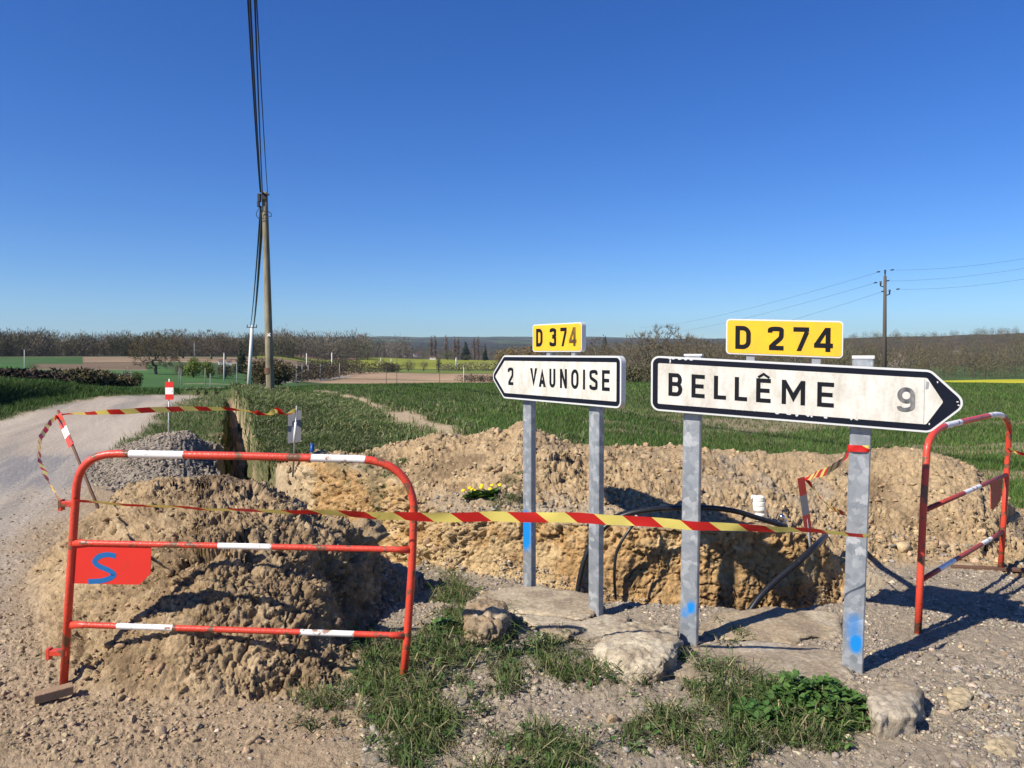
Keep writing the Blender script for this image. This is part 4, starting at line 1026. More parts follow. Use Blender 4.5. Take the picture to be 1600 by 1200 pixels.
def number_plate(root, pl, c0, c1, chars, lz, faded_last=False, rim=.007):
    (s0, z0), (s1, z1) = c0, c1; bd = [(s0, z0), (s1, z0), (s1, z1), (s0, z1)]
    mb = MB(); slab2d(mb, pl, rounded(bd, .02), -.032, -.001); pn = mb.build('number_plate', M['rim'], root)
    mb = MB(); slab2d(mb, pl, rounded(inset(bd, rim), .014), -.0005, .0008); mb.build('yellow_face', M['sign_yellow'], pn)
    mb = MB()
    for k, (ch, a, b) in enumerate(chars):
        if faded_last and k == 3: m4 = MB(); letter(m4, pl, ch, (a, lz[0]), (b, lz[1]), .001, tk=.19); m4.build('faded_numeral', M['faded_brown'], pn)
        else: letter(mb, pl, ch, (a, lz[0]), (b, lz[1]), .001, tk=.19, mi=0)
    mb.build('lettering', [M['black']], pn); return pn
q0 = S1.sz(832, 549.5); q1 = S1.sz(909, 504)
npl = number_plate(r1, S1, (q0[0], 1.569), (q1[0], 1.745), [(c, S1.sz(a, 530)[0], S1.sz(b, 530)[0]) for c, a, b in [('D', 838, 848), ('3', 859, 869.3), ('7', 875.8, 885.6), ('4', 889.3, 901)]], (1.603, 1.717), True)
mb = MB()
for px in (855, 894):
    s_ = S1.sz(px, 552)[0]; mb.box(S1.w(s_, 1.556, -.02), S1.d*.018, S1.n*.012, Vector((0, 0, .018)))
mb.build('bracket', M['signback'], r1)

# ------------------------------------------------------------------ sign 2 (the panel hangs a little down to the right)
S2 = Plane(vec_at(1018, 4.09), vec_at(1453, 3.55))
r2 = empty('direction_sign', (G(1200, 1040).x, G(1200, 1040).y, 0), 'larger white road sign pointing right with worn black border and a yellow number plate above', 'road sign')
class Tilt(Plane):
    def __init__(s, pl, k, s0): s.A, s.d, s.n, s.L, s.k, s.s0 = pl.A, pl.d, pl.n, pl.L, k, s0
    def w(s, a, z, off=0.): v = s.A+s.d*a+s.n*off; v.z = z+(a-s.s0)*s.k; return v
    def sz(s, px, row, off=0.): p = s.at(px, row, off); a = (p-s.A).dot(s.d); return (a, p.z-(a-s.s0)*s.k)
kt = (S2.sz(1453, 676)[1]-S2.sz(1022, 641)[1])/(S2.sz(1453, 676)[0]-S2.sz(1022, 641)[0])
S2t = Tilt(S2, kt, 0)
kt2 = (S2.sz(1320, 560)[1]-S2.sz(1134, 553)[1])/(S2.sz(1320, 560)[0]-S2.sz(1134, 553)[0])
zt = (S2t.sz(1040, 557)[1]+S2t.sz(1440, 577)[1])/2; zb = (S2t.sz(1040, 643)[1]+S2t.sz(1440, 675)[1])/2
sl = S2t.sz(1017, 600)[0]; sr = S2t.sz(1454, 620)[0]; st_ = S2t.sz(1513.5, 630)[0]
body = [(sl, zb), (sr, zb), (st_, (zt+zb)/2+.002), (sr, zt), (sl, zt)]
pn2 = sign_panel(r2, S2t, body, [.045, .05, .05, .05, .045], rim=.010, band=.028, tip=.046)
mb = MB(); mbf = MB()
for ch, x0, x1_, dx in [('B', 1044.5, 1066, 0), ('E', 1080.5, 1101, 0), ('L', 1115.5, 1134.5, 0), ('L', 1148, 1167.5, 0), ('E', 1181.5, 1204.2, 0), ('M', 1221.5, 1258, 0), ('E', 1277, 1303, 0), ('9', 1402, 1430, 0)]:
    zl, zh = zb+.085, zb+.205
    (mbf if ch == '9' else mb).__class__
    letter(mbf if ch == '9' else mb, S2t, ch, (S2t.sz(x0, 612)[0], zl+(0 if ch != '9' else .004)), (S2t.sz(x1_, 612)[0], zh), .002, tk=.17)
letter(mb, S2t, '^', (S2t.sz(1184.5, 600)[0], zb+.085), (S2t.sz(1202, 600)[0], zb+.205), .002)
mb.build('lettering', M['black'], pn2)
o = mbf.build('distance_figure', M['faded'], pn2); o['label'] = 'faded grey figure 9'
# chips where the black film has gone, and the peeled film at the arrow end
mb = MB(); rc_ = random.Random(3)
def chip(s, z, rw, rh, off=.0009, n=9, mi=0):
    pts = [(s+rw*math.cos(2*math.pi*k/n)*rc_.uniform(.6, 1.2), z+rh*math.sin(2*math.pi*k/n)*rc_.uniform(.6, 1.2)) for k in range(n)]
    slab2d(mb, S2t, pts, .0001, off, mi)
for px in (1214, 1232, 1245, 1262, 1268, 1290, 1330, 1338): chip(S2t.sz(px, 655)[0], zb+.039-rc_.random()*.004, rc_.uniform(.006, .016), rc_.uniform(.005, .012))
for px in range(1052, 1200, 9): chip(S2t.sz(px, 655)[0], zb+.040, .008, .0035)
for px in (1047, 1052, 1062, 1071, 1080): chip(S2t.sz(px, 560)[0], zt-.011, .010, .004)
chip(S2t.sz(1047, 564)[0], zt-.025, .004, .012)
for (px, row) in ((1496, 628), (1498, 633), (1465, 597), (1452, 662)): chip(*S2t.sz(px, row), .006 if px > 1490 else .003, .0035 if px > 1490 else .006)
mb.build('chipped_patch', M['rim'], pn2)
mb = MB()
a0 = S2t.sz(1444, 600)[0]; slab2d(mb, S2t, [(a0, zb+.041), (a0+.002, zb+.041), (a0+.003, zt-.041), (a0+.001, zt-.041)], .0015, .0026)
slab2d(mb, S2t, [(a0+.006, zb+.20), (a0+.018, zb+.205), (a0+.020, zb+.235), (a0+.008, zb+.238)], .0015, .0028)
mb.build('film_edge', M['signback'], pn2)
s_c = S2.sz(1077, 900, -.04)[0]; s_d = S2.sz(1337, 900, -.04)[0]
post(r2, S2, S2.w(s_c-.004, -.15, -.066), S2.w(s_c+.008, 1.545, -.066), 0, [(.21, .035, .95, .012, .028), (.17, .03, .6, -.02, .03)], 'left post, small blue spray dab near its foot')
post(r2, S2, S2.w(s_d-.010, -.15, -.066), S2.w(s_d+.016, 1.535, -.066), 0, [(.14, .045, 1.2, .012, .030), (.22, .08, .55, 0, .05)], 'right post, blue spray blob near its foot', wa=.048)
mb = MB()
tp_ = S2.w(s_d+.016, 1.537, -.066); mb.box(tp_+Vector((0, 0, .004)), S2.d*.050, S2.n*.027, Vector((0, 0, .008)))
tp_ = S2.w(s_c+.008, 1.547, -.066); mb.box(tp_+Vector((0, 0, .004)), S2.d*.048, S2.n*.027, Vector((0, 0, .005)))
mb.build('post_cap', M['rim'], r2, bevel=.002)
S2p = Tilt(S2, kt2, 0)
q0 = S2p.sz(1134, 553); q1 = S2p.sz(1318, 501.5)
number_plate(r2, S2p, q0, q1, [(c, S2p.sz(a, 530)[0], S2p.sz(b, 530)[0]) for c, a, b in [('D', 1149, 1173), ('2', 1199.5, 1224.5), ('7', 1239.5, 1264), ('4', 1272, 1301.5)]], (q0[1]+.028, q0[1]+.145))
mb = MB()
for px in (1172, 1275):
    s_ = S2.sz(px, 562)[0]; mb.box(S2p.w(s_, q0[1]-.01, -.02), S2.d*.020, S2.n*.010, Vector((0, 0, .026)))
mb.build('bracket', M['signback'], r2)

# ------------------------------------------------------------------ barriers
def arcpts(p0, pc, p1, n=8):
    return [Vector(p0)*(1-t)**2+Vector(pc)*2*t*(1-t)+Vector(p1)*t*t for t in [k/n for k in range(n+1)]]
YB = 3.55
def PB(px, row, dy=0): return P(px, row, YB+dy)
fl = G(100, 1068); YB = fl.y
rb = empty('barrier', (PB(360, 1085).x, YB, 0), 'red and white tubular barrier with a red plate bearing a blue painted letter', 'barrier', 'tubular road barriers')
hoop = [PB(99, 1078), PB(110, 900), PB(119, 768)]+arcpts(PB(119, 768), PB(121, 709), PB(182, 709))[1:]+[PB(380, 712.5), PB(560, 717.5)]+arcpts(PB(560, 717.5), PB(640, 719), PB(647, 792))[1:]+[PB(644, 880), PB(636, 1000), PB(628, 1085)]
def arclen_to(pts, px):         # arc length where the polyline passes a pixel column, on its upper run
    L = 0; best = None
    for a, b in zip(pts, pts[1:]):
        ua = 800+FPX*a.x/a.y; ub = 800+FPX*b.x/b.y
        if ua <= px <= ub: best = L+(b-a).length*(px-ua)/(ub-ua+1e-9)
        L += (b-a).length
    return best
wh = [(arclen_to(hoop, 200), arclen_to(hoop, 285)), (arclen_to(hoop, 485), arclen_to(hoop, 570))]
mb = MB(); mb.tube(hoop, .0185, 14, 0, white=wh); mb.build('hoop', [M['red'], M['white']], rb)
for (a, b, w0, w1) in [((116, 848), (640, 859), [(337, 422)], 0), ((112, 976), (632, 993), [(175, 263), (465, 550)], 0)]:
    ln = [PB(*a), PB(a[0]+22, a[1]+.5), PB(b[0]-22, b[1]-.5), PB(*b)]
    mb = MB(); mb.tube(ln, [.019, .0145, .0145, .019], 12, 0, white=[(arclen_to(ln, p), arclen_to(ln, q)) for p, q in w0]); mb.build('rail', [M['red'], M['white']], rb)
plB = Plane(Vector((PB(100, 900).x, YB, 0)), Vector((PB(600, 900).x, YB, 0)))
mb = MB(); q = [plB.sz(119, 853), plB.sz(237, 854), plB.sz(236, 896), plB.sz(219, 913), plB.sz(116, 911)]
slab2d(mb, plB, q[::-1], .002, .006); pp = mb.build('plate', M['plate_red'], rb)
mb = MB(); L, R = ribbon2d([plB.sz(*p) for p in cat([(182, 868.5), (170, 866), (156, 869), (149, 877), (156, 884), (170, 890), (179, 897), (172, 903), (158, 907), (139, 908)], 5)], .024, False)
for i in range(len(L)-1): mb.add([plB.w(*L[i], .0068), plB.w(*R[i], .0068), plB.w(*R[i+1], .0068), plB.w(*L[i+1], .0068)], [(0, 1, 2, 3)])
mb.build('painted_letter', M['blue'], pp)
mb = MB()
for (x0, x1_, r0) in ((74, 107, 1019), (93, 118, 787)):
    c = (PB(x0, r0)+PB(x1_, r0))/2; hw = (PB(x1_, r0).x-PB(x0, r0).x)/2
    mb.box(c, (hw, 0, 0), (0, .016, 0), (0, 0, .013)); mb.box(PB(x0+3, r0+2), (.008, 0, 0), (0, .017, 0), (0, 0, .026))
mb.build('coupling_hook', M['red'], rb, bevel=.002)
mb = MB(); c = G(84, 1083, .03); mb.box(c, Vector((.062, .045, .004)), Vector((-.016, .024, 0)), Vector((0, 0, .020))); mb.build('foot', M['dusty'], rb, bevel=.004)

# right barrier, standing obliquely
SB = Plane(G(1434, 990), G(1563, 890))
r3 = empty('barrier', SB.A+SB.d*.9, 'red and white tubular barrier standing obliquely at the right picture edge', 'barrier', 'tubular road barriers')
A_ = SB.at
hoop = [A_(1434, 992), A_(1438, 900), A_(1443, 790), A_(1448, 705)]+arcpts(A_(1448, 705), A_(1451, 672), A_(1480, 664.5))[1:]+[A_(1550, 648.5)]+arcpts(A_(1550, 648.5), A_(1574, 643), A_(1577, 672))[1:]+[A_(1571, 770), A_(1563, 892)]
wh = [(arclen_to(hoop, 1478), arclen_to(hoop, 1500)), (arclen_to(hoop, 1545), arclen_to(hoop, 1568))]
mb = MB(); mb.tube(hoop, .019, 12, 0, white=wh); mb.build('hoop', [M['red'], M['white']], r3)
for (a, b, ws) in [((1445, 797), (1574, 741), [(1502, 1527)]), ((1440, 906), (1568, 830), [(1468, 1490), (1533, 1550)])]:
    ln = [A_(*a), A_(*b)]; mb = MB(); mb.tube(ln, .0145, 10, 0, white=[(arclen_to(ln, p), arclen_to(ln, q)) for p, q in ws]); mb.build('rail', [M['dark_red'], M['white']], r3)  # rails take the darkened red, their shade painted in
mb = MB(); q = [SB.sz(1549, 751), SB.sz(1568, 743), SB.sz(1564, 782), SB.sz(1553, 797), SB.sz(1549, 795)]; slab2d(mb, SB, q, -.006, -.002); o = mb.build('plate', M['dark_red'], r3)
mb = MB(); f = SB.at(1563, 888); mb.box(f+Vector((.02, 0, -.005)), Vector((.34, -.06, 0)), Vector((.005, .02, 0)), Vector((0, 0, .012)))
mb.build('foot', M['iron'], r3, bevel=.003)

# ------------------------------------------------------------------ tapes
def tape(name, pts, widths, mat, label, group='lengths of hazard tape', n=10):
    """pts world points; widths = (width m, roll angle deg) per point"""
    C_ = cat([tuple(p)+tuple(w) for p, w in zip(pts, widths)], n); V_, uv = [], []; s = 0
    for i, c in enumerate(C_):
        p = Vector(c[:3]); a = Vector(C_[max(i-1, 0)][:3]); b = Vector(C_[min(i+1, len(C_)-1)][:3]); t = (b-a).normalized()
        side = Vector((0, 0, 1)); side = (side-t*side.dot(t)).normalized(); bn = t.cross(side)
        ang = math.radians(c[4]); d = side*math.cos(ang)+bn*math.sin(ang)
        if i: s += (p-Vector(C_[i-1][:3])).length
        sagn = bn*(.004*math.sin(s*9)+.003*math.sin(s*31+1))+Vector((0, 0, 1))*(.0035*math.sin(s*5.3+2)+.002*math.sin(s*17)); crz = bn*.004*math.sin(s*47+3*math.sin(s*13))
        V_ += [tuple(p-d*c[3]/2+sagn), tuple(p+sagn+crz), tuple(p+d*c[3]/2+sagn)]; uv += [(s, 0), (s, .5), (s, 1)]
    F_ = []
    for i in range(len(C_)-1): F_ += [(3*i, 3*i+3, 3*i+4, 3*i+1), (3*i+1, 3*i+4, 3*i+5, 3*i+2)]
    o = npmesh(name, np.array(V_), np.array(F_), mat, uv=np.array(uv), smooth=True)
    return tag(o, label, 'hazard tape', group)
Yr = S2.at(1352, 838).y-.02
tape('hazard_tape', [P(122, 782, YB-.02), P(135, 784.5, YB-.05), P(280, 792, 3.52), P(420, 799, 3.50), P(540, 803.5, 3.48), P(650, 806.5, 3.46), P(800, 808, 3.45), P(930, 811.5, 3.44), P(1075, 819, 3.44), P(1200, 826.5, 3.46), P(1300, 833, 3.50), P(1356, 838.5, Yr-.01)],
     [(.03, 40), (.022, 45), (.022, 50), (.028, 45), (.038, 35), (.045, 20), (.047, 5), (.046, 0), (.042, 5), (.036, 30), (.03, 50), (.026, 40)], M['tape'], 'long red and yellow tape stretched across the front from the barrier to the right-hand post')
st0 = P(93, 654, 6.4)
tape('hazard_tape', [P(92, 649, 6.4), P(118, 646.5, 6.5), P(180, 643, 6.9), P(262, 640, 7.2), P(340, 638.5, 7.5), P(385, 641, 7.6), P(400, 645, 7.7)],
     [(.03, 60), (.035, 60), (.05, 20), (.05, 5), (.038, 20), (.03, 60), (.03, 60)], M['tape'], 'red and yellow tape stretched from the leaning stake across the road edge')
tape('hazard_tape', [P(400, 645, 7.7), P(420, 648, 7.7), P(432, 641, 7.7), P(446, 647, 7.72), P(462, 640.5, 7.74)],
     [(.06, 30), (.07, 70), (.06, 10), (.07, 80), (.05, 20)], M['tape'], 'crumpled end of red and yellow tape knotted to the grey plate on its rod')
tape('hazard_tape', [P(90, 651, 6.35), P(72, 668, 5.9), P(61, 700, 5.3), P(68, 735, 4.7), P(84, 768, 4.1), P(103, 788, YB)],
     [(.03, 10), (.035, 60), (.035, 20), (.03, 70), (.032, 10), (.03, 50)], M['tape_far'], 'slack red and yellow tape sagging from the leaning stake to the barrier', n=14)
tape('hazard_tape', [S2.w(s_d-.046, S2.sz(1335, 702)[1]-.0, -.05), S2.w(s_d-.030, S2.sz(1335, 703)[1], -.035), S2.w(s_d+.04, S2.sz(1335, 703)[1], -.035), S2.w(s_d+.058, S2.sz(1335, 703)[1], -.07)],
     [(.032, 0), (.032, 0), (.032, 0), (.032, 0)], M['tape'], 'band of hazard tape wound round the right-hand post below the sign')
sk = G(1266, 856, 0); Ys = 5.35
tape('hazard_tape', [P(1325, 708, 3.78), P(1312, 722, 4.0), P(1292, 736, 4.5), P(1266, 745, 5.2), P(1258, 745, Ys)],
     [(.05, 10), (.05, 20), (.055, 15), (.05, 30), (.03, 40)], M['tape_far'], 'loop of hazard tape running from the right-hand post down to the short stake')
tape('hazard_tape', [P(1258, 748, Ys), P(1272, 765, Ys), P(1290, 786, 5.0), P(1308, 798, 4.6), P(1324, 806, 4.1)],
     [(.025, 40), (.02, 10), (.03, 40), (.03, 20), (.035, 40)], M['tape_far'], 'thin twisted hazard tape end sloping from the short stake behind the post')
tape('hazard_tape', [A_(1576, 704), P(1586, 705, 5.4), P(1600, 709, 5.3), P(1640, 715, 5.2)], [(.04, 50), (.02, 10), (.04, 50), (.04, 20)], M['tape_far'], 'short tail of hazard tape tied to the right barrier')

# ------------------------------------------------------------------ stakes and plates
def lerp(a, b, t): return Vector(a).lerp(Vector(b), t)
# leaning stake on the left
t0, t1 = P(91, 642, 6.4), P(146, 776, 5.7)
r4 = empty('marker_stake', t1, 'leaning stake with a red and white striped blade at the road edge', 'marker stake')
mb = MB(); mb.tube([t0, lerp(t0, t1, 1.25)], .012, 8); mb.build('rod', M['iron'], r4)
ax = (t1-t0).normalized(); sd_ = ax.cross(Vector((0, 1, 0))).normalized()
mb = MB(); 
for k, (a, b, mi) in enumerate([(.045, .21, 0), (.21, .32, 1), (.32, .43, 0)]):
    p, q_ = lerp(t0, t1, a), lerp(t0, t1, b); mb.box((p+q_)/2+Vector((0, -.016, 0)), sd_*.028, Vector((0, .0025, 0)), ax*((q_-p).length/2), mi)
mb.build('blade', [M['red'], M['white']], r4)
# upright red-white marker by the gravel heap
c = P(264, 616, 11.5); b_ = P(263, 662, 11.5)
r5 = empty('marker_board', b_, 'small upright red and white board on a thin rod above the gravel heap', 'marker board')
mb = MB(); mb.tube([P(264.5, 592, 11.5), P(263, 690, 11.5)], .009, 8); mb.build('rod', M['white'], r5)
mb = MB()
for (r0, r1_, mi) in ((596.5, 605.5, 0), (605.5, 616, 1), (616, 624.5, 0)):
    a, b = P(258.2, r0, 11.48), P(271.2, r1_, 11.48); mb.box((a+b)/2, ((b.x-a.x)/2, 0, 0), (0, .004, 0), (0, 0, (a.z-b.z)/2), mi)
mb.build('board', [M['plate_red'], M['white']], r5)
# grey plate seen from behind with rod
b_ = P(458, 735, 7.75)
r6 = empty('marker_plate', b_, 'grey-backed marker plate on a thin steel rod beside the grassy bank', 'marker plate')
mb = MB(); mb.tube([P(463.8, 634, 7.75), P(457.5, 745, 7.75)], .010, 8); mb.build('rod', M['steel'], r6)
mb = MB(); qs = [P(450, 643, 7.8), P(471.5, 641, 7.8), P(470, 690, 7.8), P(449.5, 693, 7.8)]
mb.add([tuple(v) for v in qs]+[tuple(v+Vector((0, .004, 0))) for v in qs], [(0, 1, 2, 3), (7, 6, 5, 4), (0, 4, 5, 1), (1, 5, 6, 2), (2, 6, 7, 3), (3, 7, 4, 0)]); mb.build('plate', M['plate_grey'], r6)
mb = MB(); mb.tube([P(462, 660, 7.73), P(459.5, 692, 7.73)], .012, 6); mb.build('clip', M['white'], r6)
mb = MB(); p = P(488, 702, 8.1); mb.tube([p+Vector((0, 0, .06)), p+Vector((-.005, 0, -.10))], .022, 10); mb.tube([p+Vector((0, 0, -.10)), p+Vector((-.01, 0, -.35))], .012, 8)
tag(mb.build('marker_peg', M['bluepipe'], rel=p), 'short blue marker peg sticking up at the end of the spoil bank', 'peg')
# short striped stake by the trench end
t0, t1 = P(1251, 744, Ys), P(1267, 858, Ys)
r7 = empty('marker_stake', t1, 'short white rod with red and white blade at the right end of the trench', 'marker stake')
mb = MB(); mb.tube([lerp(t0, t1, .05)+Vector((.0, .015, 0)), lerp(t0, t1, 1.15)], .010, 8); mb.build('rod', M['rim'], r7)
ax = (t1-t0).normalized(); sd_ = ax.cross(Vector((0, 1, 0))).normalized(); mb = MB()
for (a, b, mi) in [(.02, .26, 0), (.26, .53, 1), (.53, .74, 0)]:
    p, q_ = lerp(t0, t1, a), lerp(t0, t1, b); mb.box((p+q_)/2, (sd_*.030+Vector((0, .014, 0))), Vector((0, .0025, 0)), ax*((q_-p).length/2), mi)
mb.build('blade', [M['dark_red'], M['plate_grey']], r7)

# ------------------------------------------------------------------ pipes in the trench
def pipe(name, pts, r, mat, label, cat_, n=10, seg=6):
    mb = MB(); mb.tube([Vector(p) for p in cat([tuple(p) for p in pts], seg)], r, n); return tag(mb.build(name, mat, rel=pts[0]), label, cat_)
pipe('water_pipe', [P(900, 960, 5.1), P(904, 915, 5.12), P(915, 870, 5.13), P(935, 834, 5.13), P(968, 808, 5.12), P(1010, 797, 5.1), P(1060, 793.5, 5.1), P(1110, 793.5, 5.12), P(1150, 799, 5.15), P(1180, 808, 5.2), P(1225, 822, 5.3)], .018, M['rubber'], 'thick black plastic pipe arching out of the wide trench towards the white fitting', 'pipe')
pipe('thin_cable', [P(962, 935, 5.2), P(960, 900, 5.12), P(963, 865, 5.12), P(975, 840, 5.12), P(992, 818, 5.15), P(1010, 806, 5.3)], .010, M['rubber'], 'thin black cable hanging down the cut clay face', 'cable')
pipe('water_pipe', [P(1165, 965, 4.95), P(1188, 932, 5.0), P(1215, 905, 5.05), P(1245, 880, 5.1), P(1272, 855, 5.2), P(1290, 838, 5.45)], .022, M['rubber'], 'black plastic pipe climbing out of the right end of the trench past the stake', 'pipe')
# white fitting
fz = P(1188, 806, 5.6); r8 = empty('pipe_fitting', fz, 'white plastic pipe fitting with ridged cap standing on the spoil above the trench', 'pipe fitting')
def lathe(mb, base, prof, n=20, mi=0, axis=Vector((0, 0, 1))):
    ax = axis.normalized(); u_v = ax.orthogonal().normalized(); v_v = ax.cross(u_v); vs, fs = [], []
    for (r, z) in prof:
        for k in range(n): a = 2*math.pi*k/n; vs.append(Vector(base)+ax*z+(u_v*math.cos(a)+v_v*math.sin(a))*r)
    for i in range(len(prof)-1):
        for k in range(n): fs.append((i*n+k, i*n+(k+1) % n, (i+1)*n+(k+1) % n, (i+1)*n+k))
    fs.append(tuple(range(n))[::-1]); fs.append(tuple((len(prof)-1)*n+k for k in range(n))); mb.add(vs, fs, mi)
ta = Vector((-.12, 0, 1))
mb = MB(); lathe(mb, fz-ta*.03, [(.036, 0), (.036, .03), (.040, .035), (.040, .045), (.034, .05), (.034, .07)], axis=ta); mb.build('neck', M['wall_white'], r8)
mb = MB(); lathe(mb, fz+ta*.04, [(.042, 0), (.046, .008), (.046, .03), (.040, .034), (.046, .04), (.046, .062), (.040, .066), (.044, .075), (.044, .10), (.030, .108)], axis=ta); mb.build('cap', M['pvc'], r8)
mb = MB(); lathe(mb, fz+ta*.13, [(.018, 0), (.018, .05), (.010, .055)], axis=Vector((-1, 0, .2))); mb.build('outlet', M['pvc'], r8)
cz_ = P(1222, 812, 5.62); mb = MB(); lathe(mb, cz_, [(.026, 0), (.029, .012), (.026, .03), (.016, .05), (.004, .056)], axis=Vector((-.3, -.6, .7)))
lathe(mb, cz_-Vector((-.3, -.6, .7))*.03, [(.033, 0), (.033, .02), (.024, .03)], axis=Vector((-.3, -.6, .7)))
o = mb.build('metal_cap', M['chrome'], rel=cz_); tag(o, 'small shiny metal cap lying beside the white pipe fitting', 'cap')
for p in o.data.polygons: p.use_smooth = True

# ------------------------------------------------------------------ rocks and slabs of old concrete
def slab(name, pxs, z, th, label, cat_, color, seed=1, rough=.012, dome=.02, sub=4):
    if name == 'concrete_footing': rough = .006
    pts = [G(px, row, z) for px, row in pxs]; c = sum(pts, Vector())/len(pts); c.z = 0
    pl_ = np.array([(p.x, p.y) for p in pts]); g_ = 46
    lo, hi = pl_.min(0), pl_.max(0); step = max((hi-lo).max()/g_, .006)
    bm = bmesh.new(); top = [bm.verts.new((p.x-c.x, p.y-c.y, z)) for p in pts]; f = bm.faces.new(top); 
    if f.normal.z < 0 or True: bmesh.ops.recalc_face_normals(bm, faces=[f])
    f.normal_update()
    if f.normal.z < 0: bmesh.ops.reverse_faces(bm, faces=[f])
    ext = bmesh.ops.extrude_face_region(bm, geom=[f]); vs = [e for e in ext['geom'] if isinstance(e, bmesh.types.BMVert)]
    for v in vs: v.co.z -= th
    # extruded copy is the lower one: widen it
    for v in vs: v.co.x *= 1.03; v.co.y *= 1.03
    bmesh.ops.recalc_face_normals(bm, faces=bm.faces)
    bmesh.ops.bevel(bm, geom=[e for e in bm.edges], offset=min(.02, th*.3)*(.35 if name == 'concrete_block' else .7), segments=1 if name != 'clod' else 2, affect='EDGES', profile=.6)
    bmesh.ops.triangulate(bm, faces=bm.faces)
    for _ in range(sub):
        ed = [e for e in bm.edges if e.calc_length() > .012]
        if len(bm.edges) > 60000 or not ed: break
        bmesh.ops.subdivide_edges(bm, edges=ed, cuts=1, use_grid_fill=False); bmesh.ops.triangulate(bm, faces=bm.faces)
    bm.normal_update(); co = np.array([v.co[:] for v in bm.verts]); nn_ = np.array([v.normal[:] for v in bm.verts])
    X, Y_, Z = (co+np.array(c))[:, 0], (co+np.array(c))[:, 1], co[:, 2]
    q1_, q2_, qi = worley(X*9+.3*fbm(X*9, Y_*9, Z*9, 2, seed), Y_*9, Z*9, seed)
    edge_ = ss(.75, .35, nn_[:, 2]); co[:, 0] += edge_*.035*fbm(X*8, Y_*8, Z*5, 3, seed+20)*(name != 'clod'); co[:, 1] += edge_*.05*fbm(X*8, Y_*8, Z*5, 3, seed+21)*(name != 'clod')
    d = rough*(fbm(X*7, Y_*7, Z*7, 4, seed)*1.3+.8*(1-2*np.abs(fbm(X*22, Y_*22, Z*22, 4, seed+1)))+(1.1 if name == 'clod' else .25)*fbm(X*50, Y_*50, Z*50, 3, seed+2)+(.5*(1-2*np.abs(fbm(X*12, Y_*12, Z*12, 4, seed+9))) if name == 'clod' else 0))+rough*.8*(qi-.5)-rough*.9*ss(.05, 0, q2_-q1_)*ss(0, .3, fbm(X*3, Y_*3, 0, 2, seed+4))
    dd = 1-np.clip(np.hypot(co[:, 0], co[:, 1])/(np.abs(co[:, :2]).max()+1e-6), 0, 1); top_ = ss(-.5, .5, nn_[:, 2])
    co2 = co+nn_*d[:, None]; co2[:, 2] += dome*dd*top_
    for v, p in zip(bm.verts, co2): v.co = p
    me = bpy.data.meshes.new(name); bm.to_mesh(me); bm.free(); me.materials.append(M['stone'])
    a = me.color_attributes.new('Col', 'FLOAT_COLOR', 'POINT')
    n_ = fbm(X*6, Y_*6, Z*6, 4, seed+7); cc = blend(np.broadcast_to(C(*color), co.shape).copy(), C(.28, .22, .15), ss(-.15, .35, n_)*.75); cc = blend(cc, C(.55, .49, .37), ss(.1, .5, -n_)*.45); cc = blend(cc, C(.20, .16, .11), ss(.25, .5, fbm(X*14, Y_*14, Z*14, 4, seed+8))*.6)
    c4 = np.ones((len(co), 4), np.float32); c4[:, :3] = cc; a.data.foreach_set('color', c4.ravel())
    for p in me.polygons: p.use_smooth = True
    o = bpy.data.objects.new(name, me); link(o); o.location = c; return tag(o, label, cat_)
slab('concrete_footing', [(742, 932), (790, 917), (850, 916), (925, 928), (940, 945), (925, 963), (905, 968), (880, 962), (800, 955)], .022, .10, 'cracked flat concrete footing round the left post of the left sign', 'footing', (.44, .36, .25), 3, dome=.0)
slab('concrete_footing', [(800, 958), (882, 964), (908, 971), (945, 958), (985, 962), (975, 985), (915, 1000), (850, 985)], .018, .10, 'broken concrete footing round the right post of the left sign', 'footing', (.42, .35, .25), 4, dome=.0)
slab('stone_slab', [(926, 1013), (948, 988), (985, 976), (1035, 974), (1060, 985), (1062, 1002), (1046, 1030), (1030, 1042), (985, 1036)], .085, .13, 'pale chalky stone slab leaning against the left post of the larger sign', 'stone', (.50, .43, .31), 5, rough=.02, dome=.03)
slab('concrete_footing', [(1032, 1050), (1065, 1020), (1110, 1003), (1200, 1000), (1318, 1018), (1330, 1050), (1300, 1063), (1200, 1068), (1110, 1064)], .018, .1, 'low cracked concrete footing between the two posts of the larger sign', 'footing', (.40, .33, .24), 6, dome=.0)
slab('stone_slab', [(1085, 985), (1120, 957), (1200, 950), (1312, 957), (1316, 990), (1220, 1000), (1140, 1000)], .010, .08, 'flat tan slab half buried behind the larger sign, between its posts', 'stone', (.37, .29, .19), 7, rough=.008, dome=.01)
slab('concrete_block', [(1357, 1088), (1385, 1058), (1420, 1060), (1432, 1078), (1425, 1112), (1370, 1118)], .09, .15, 'squared lump of broken concrete at the foot of the right-hand post', 'concrete block', (.42, .36, .27), 8, rough=.012, dome=.005)
slab('clod', [(730, 965), (737, 947), (757, 938), (780, 946), (790, 963), (780, 980), (755, 985), (736, 979)], .085, .15, 'big rounded clod of clay beside the left sign footing', 'clod', (.30, .215, .13), 9, rough=.022, dome=.04)
slab('stone', [(1478, 1082), (1500, 1072), (1520, 1085), (1512, 1106), (1488, 1110)], .010, .04, 'pale yellowish stone set in the gravel at the right', 'stone', (.45, .36, .22), 10, rough=.01, dome=.01)
slab('stone', [(1536, 1164), (1560, 1152), (1592, 1160), (1590, 1184), (1552, 1190)], .010, .04, 'yellowish stone in the gravel at the bottom right corner', 'stone', (.46, .37, .23), 11, rough=.01, dome=.01)

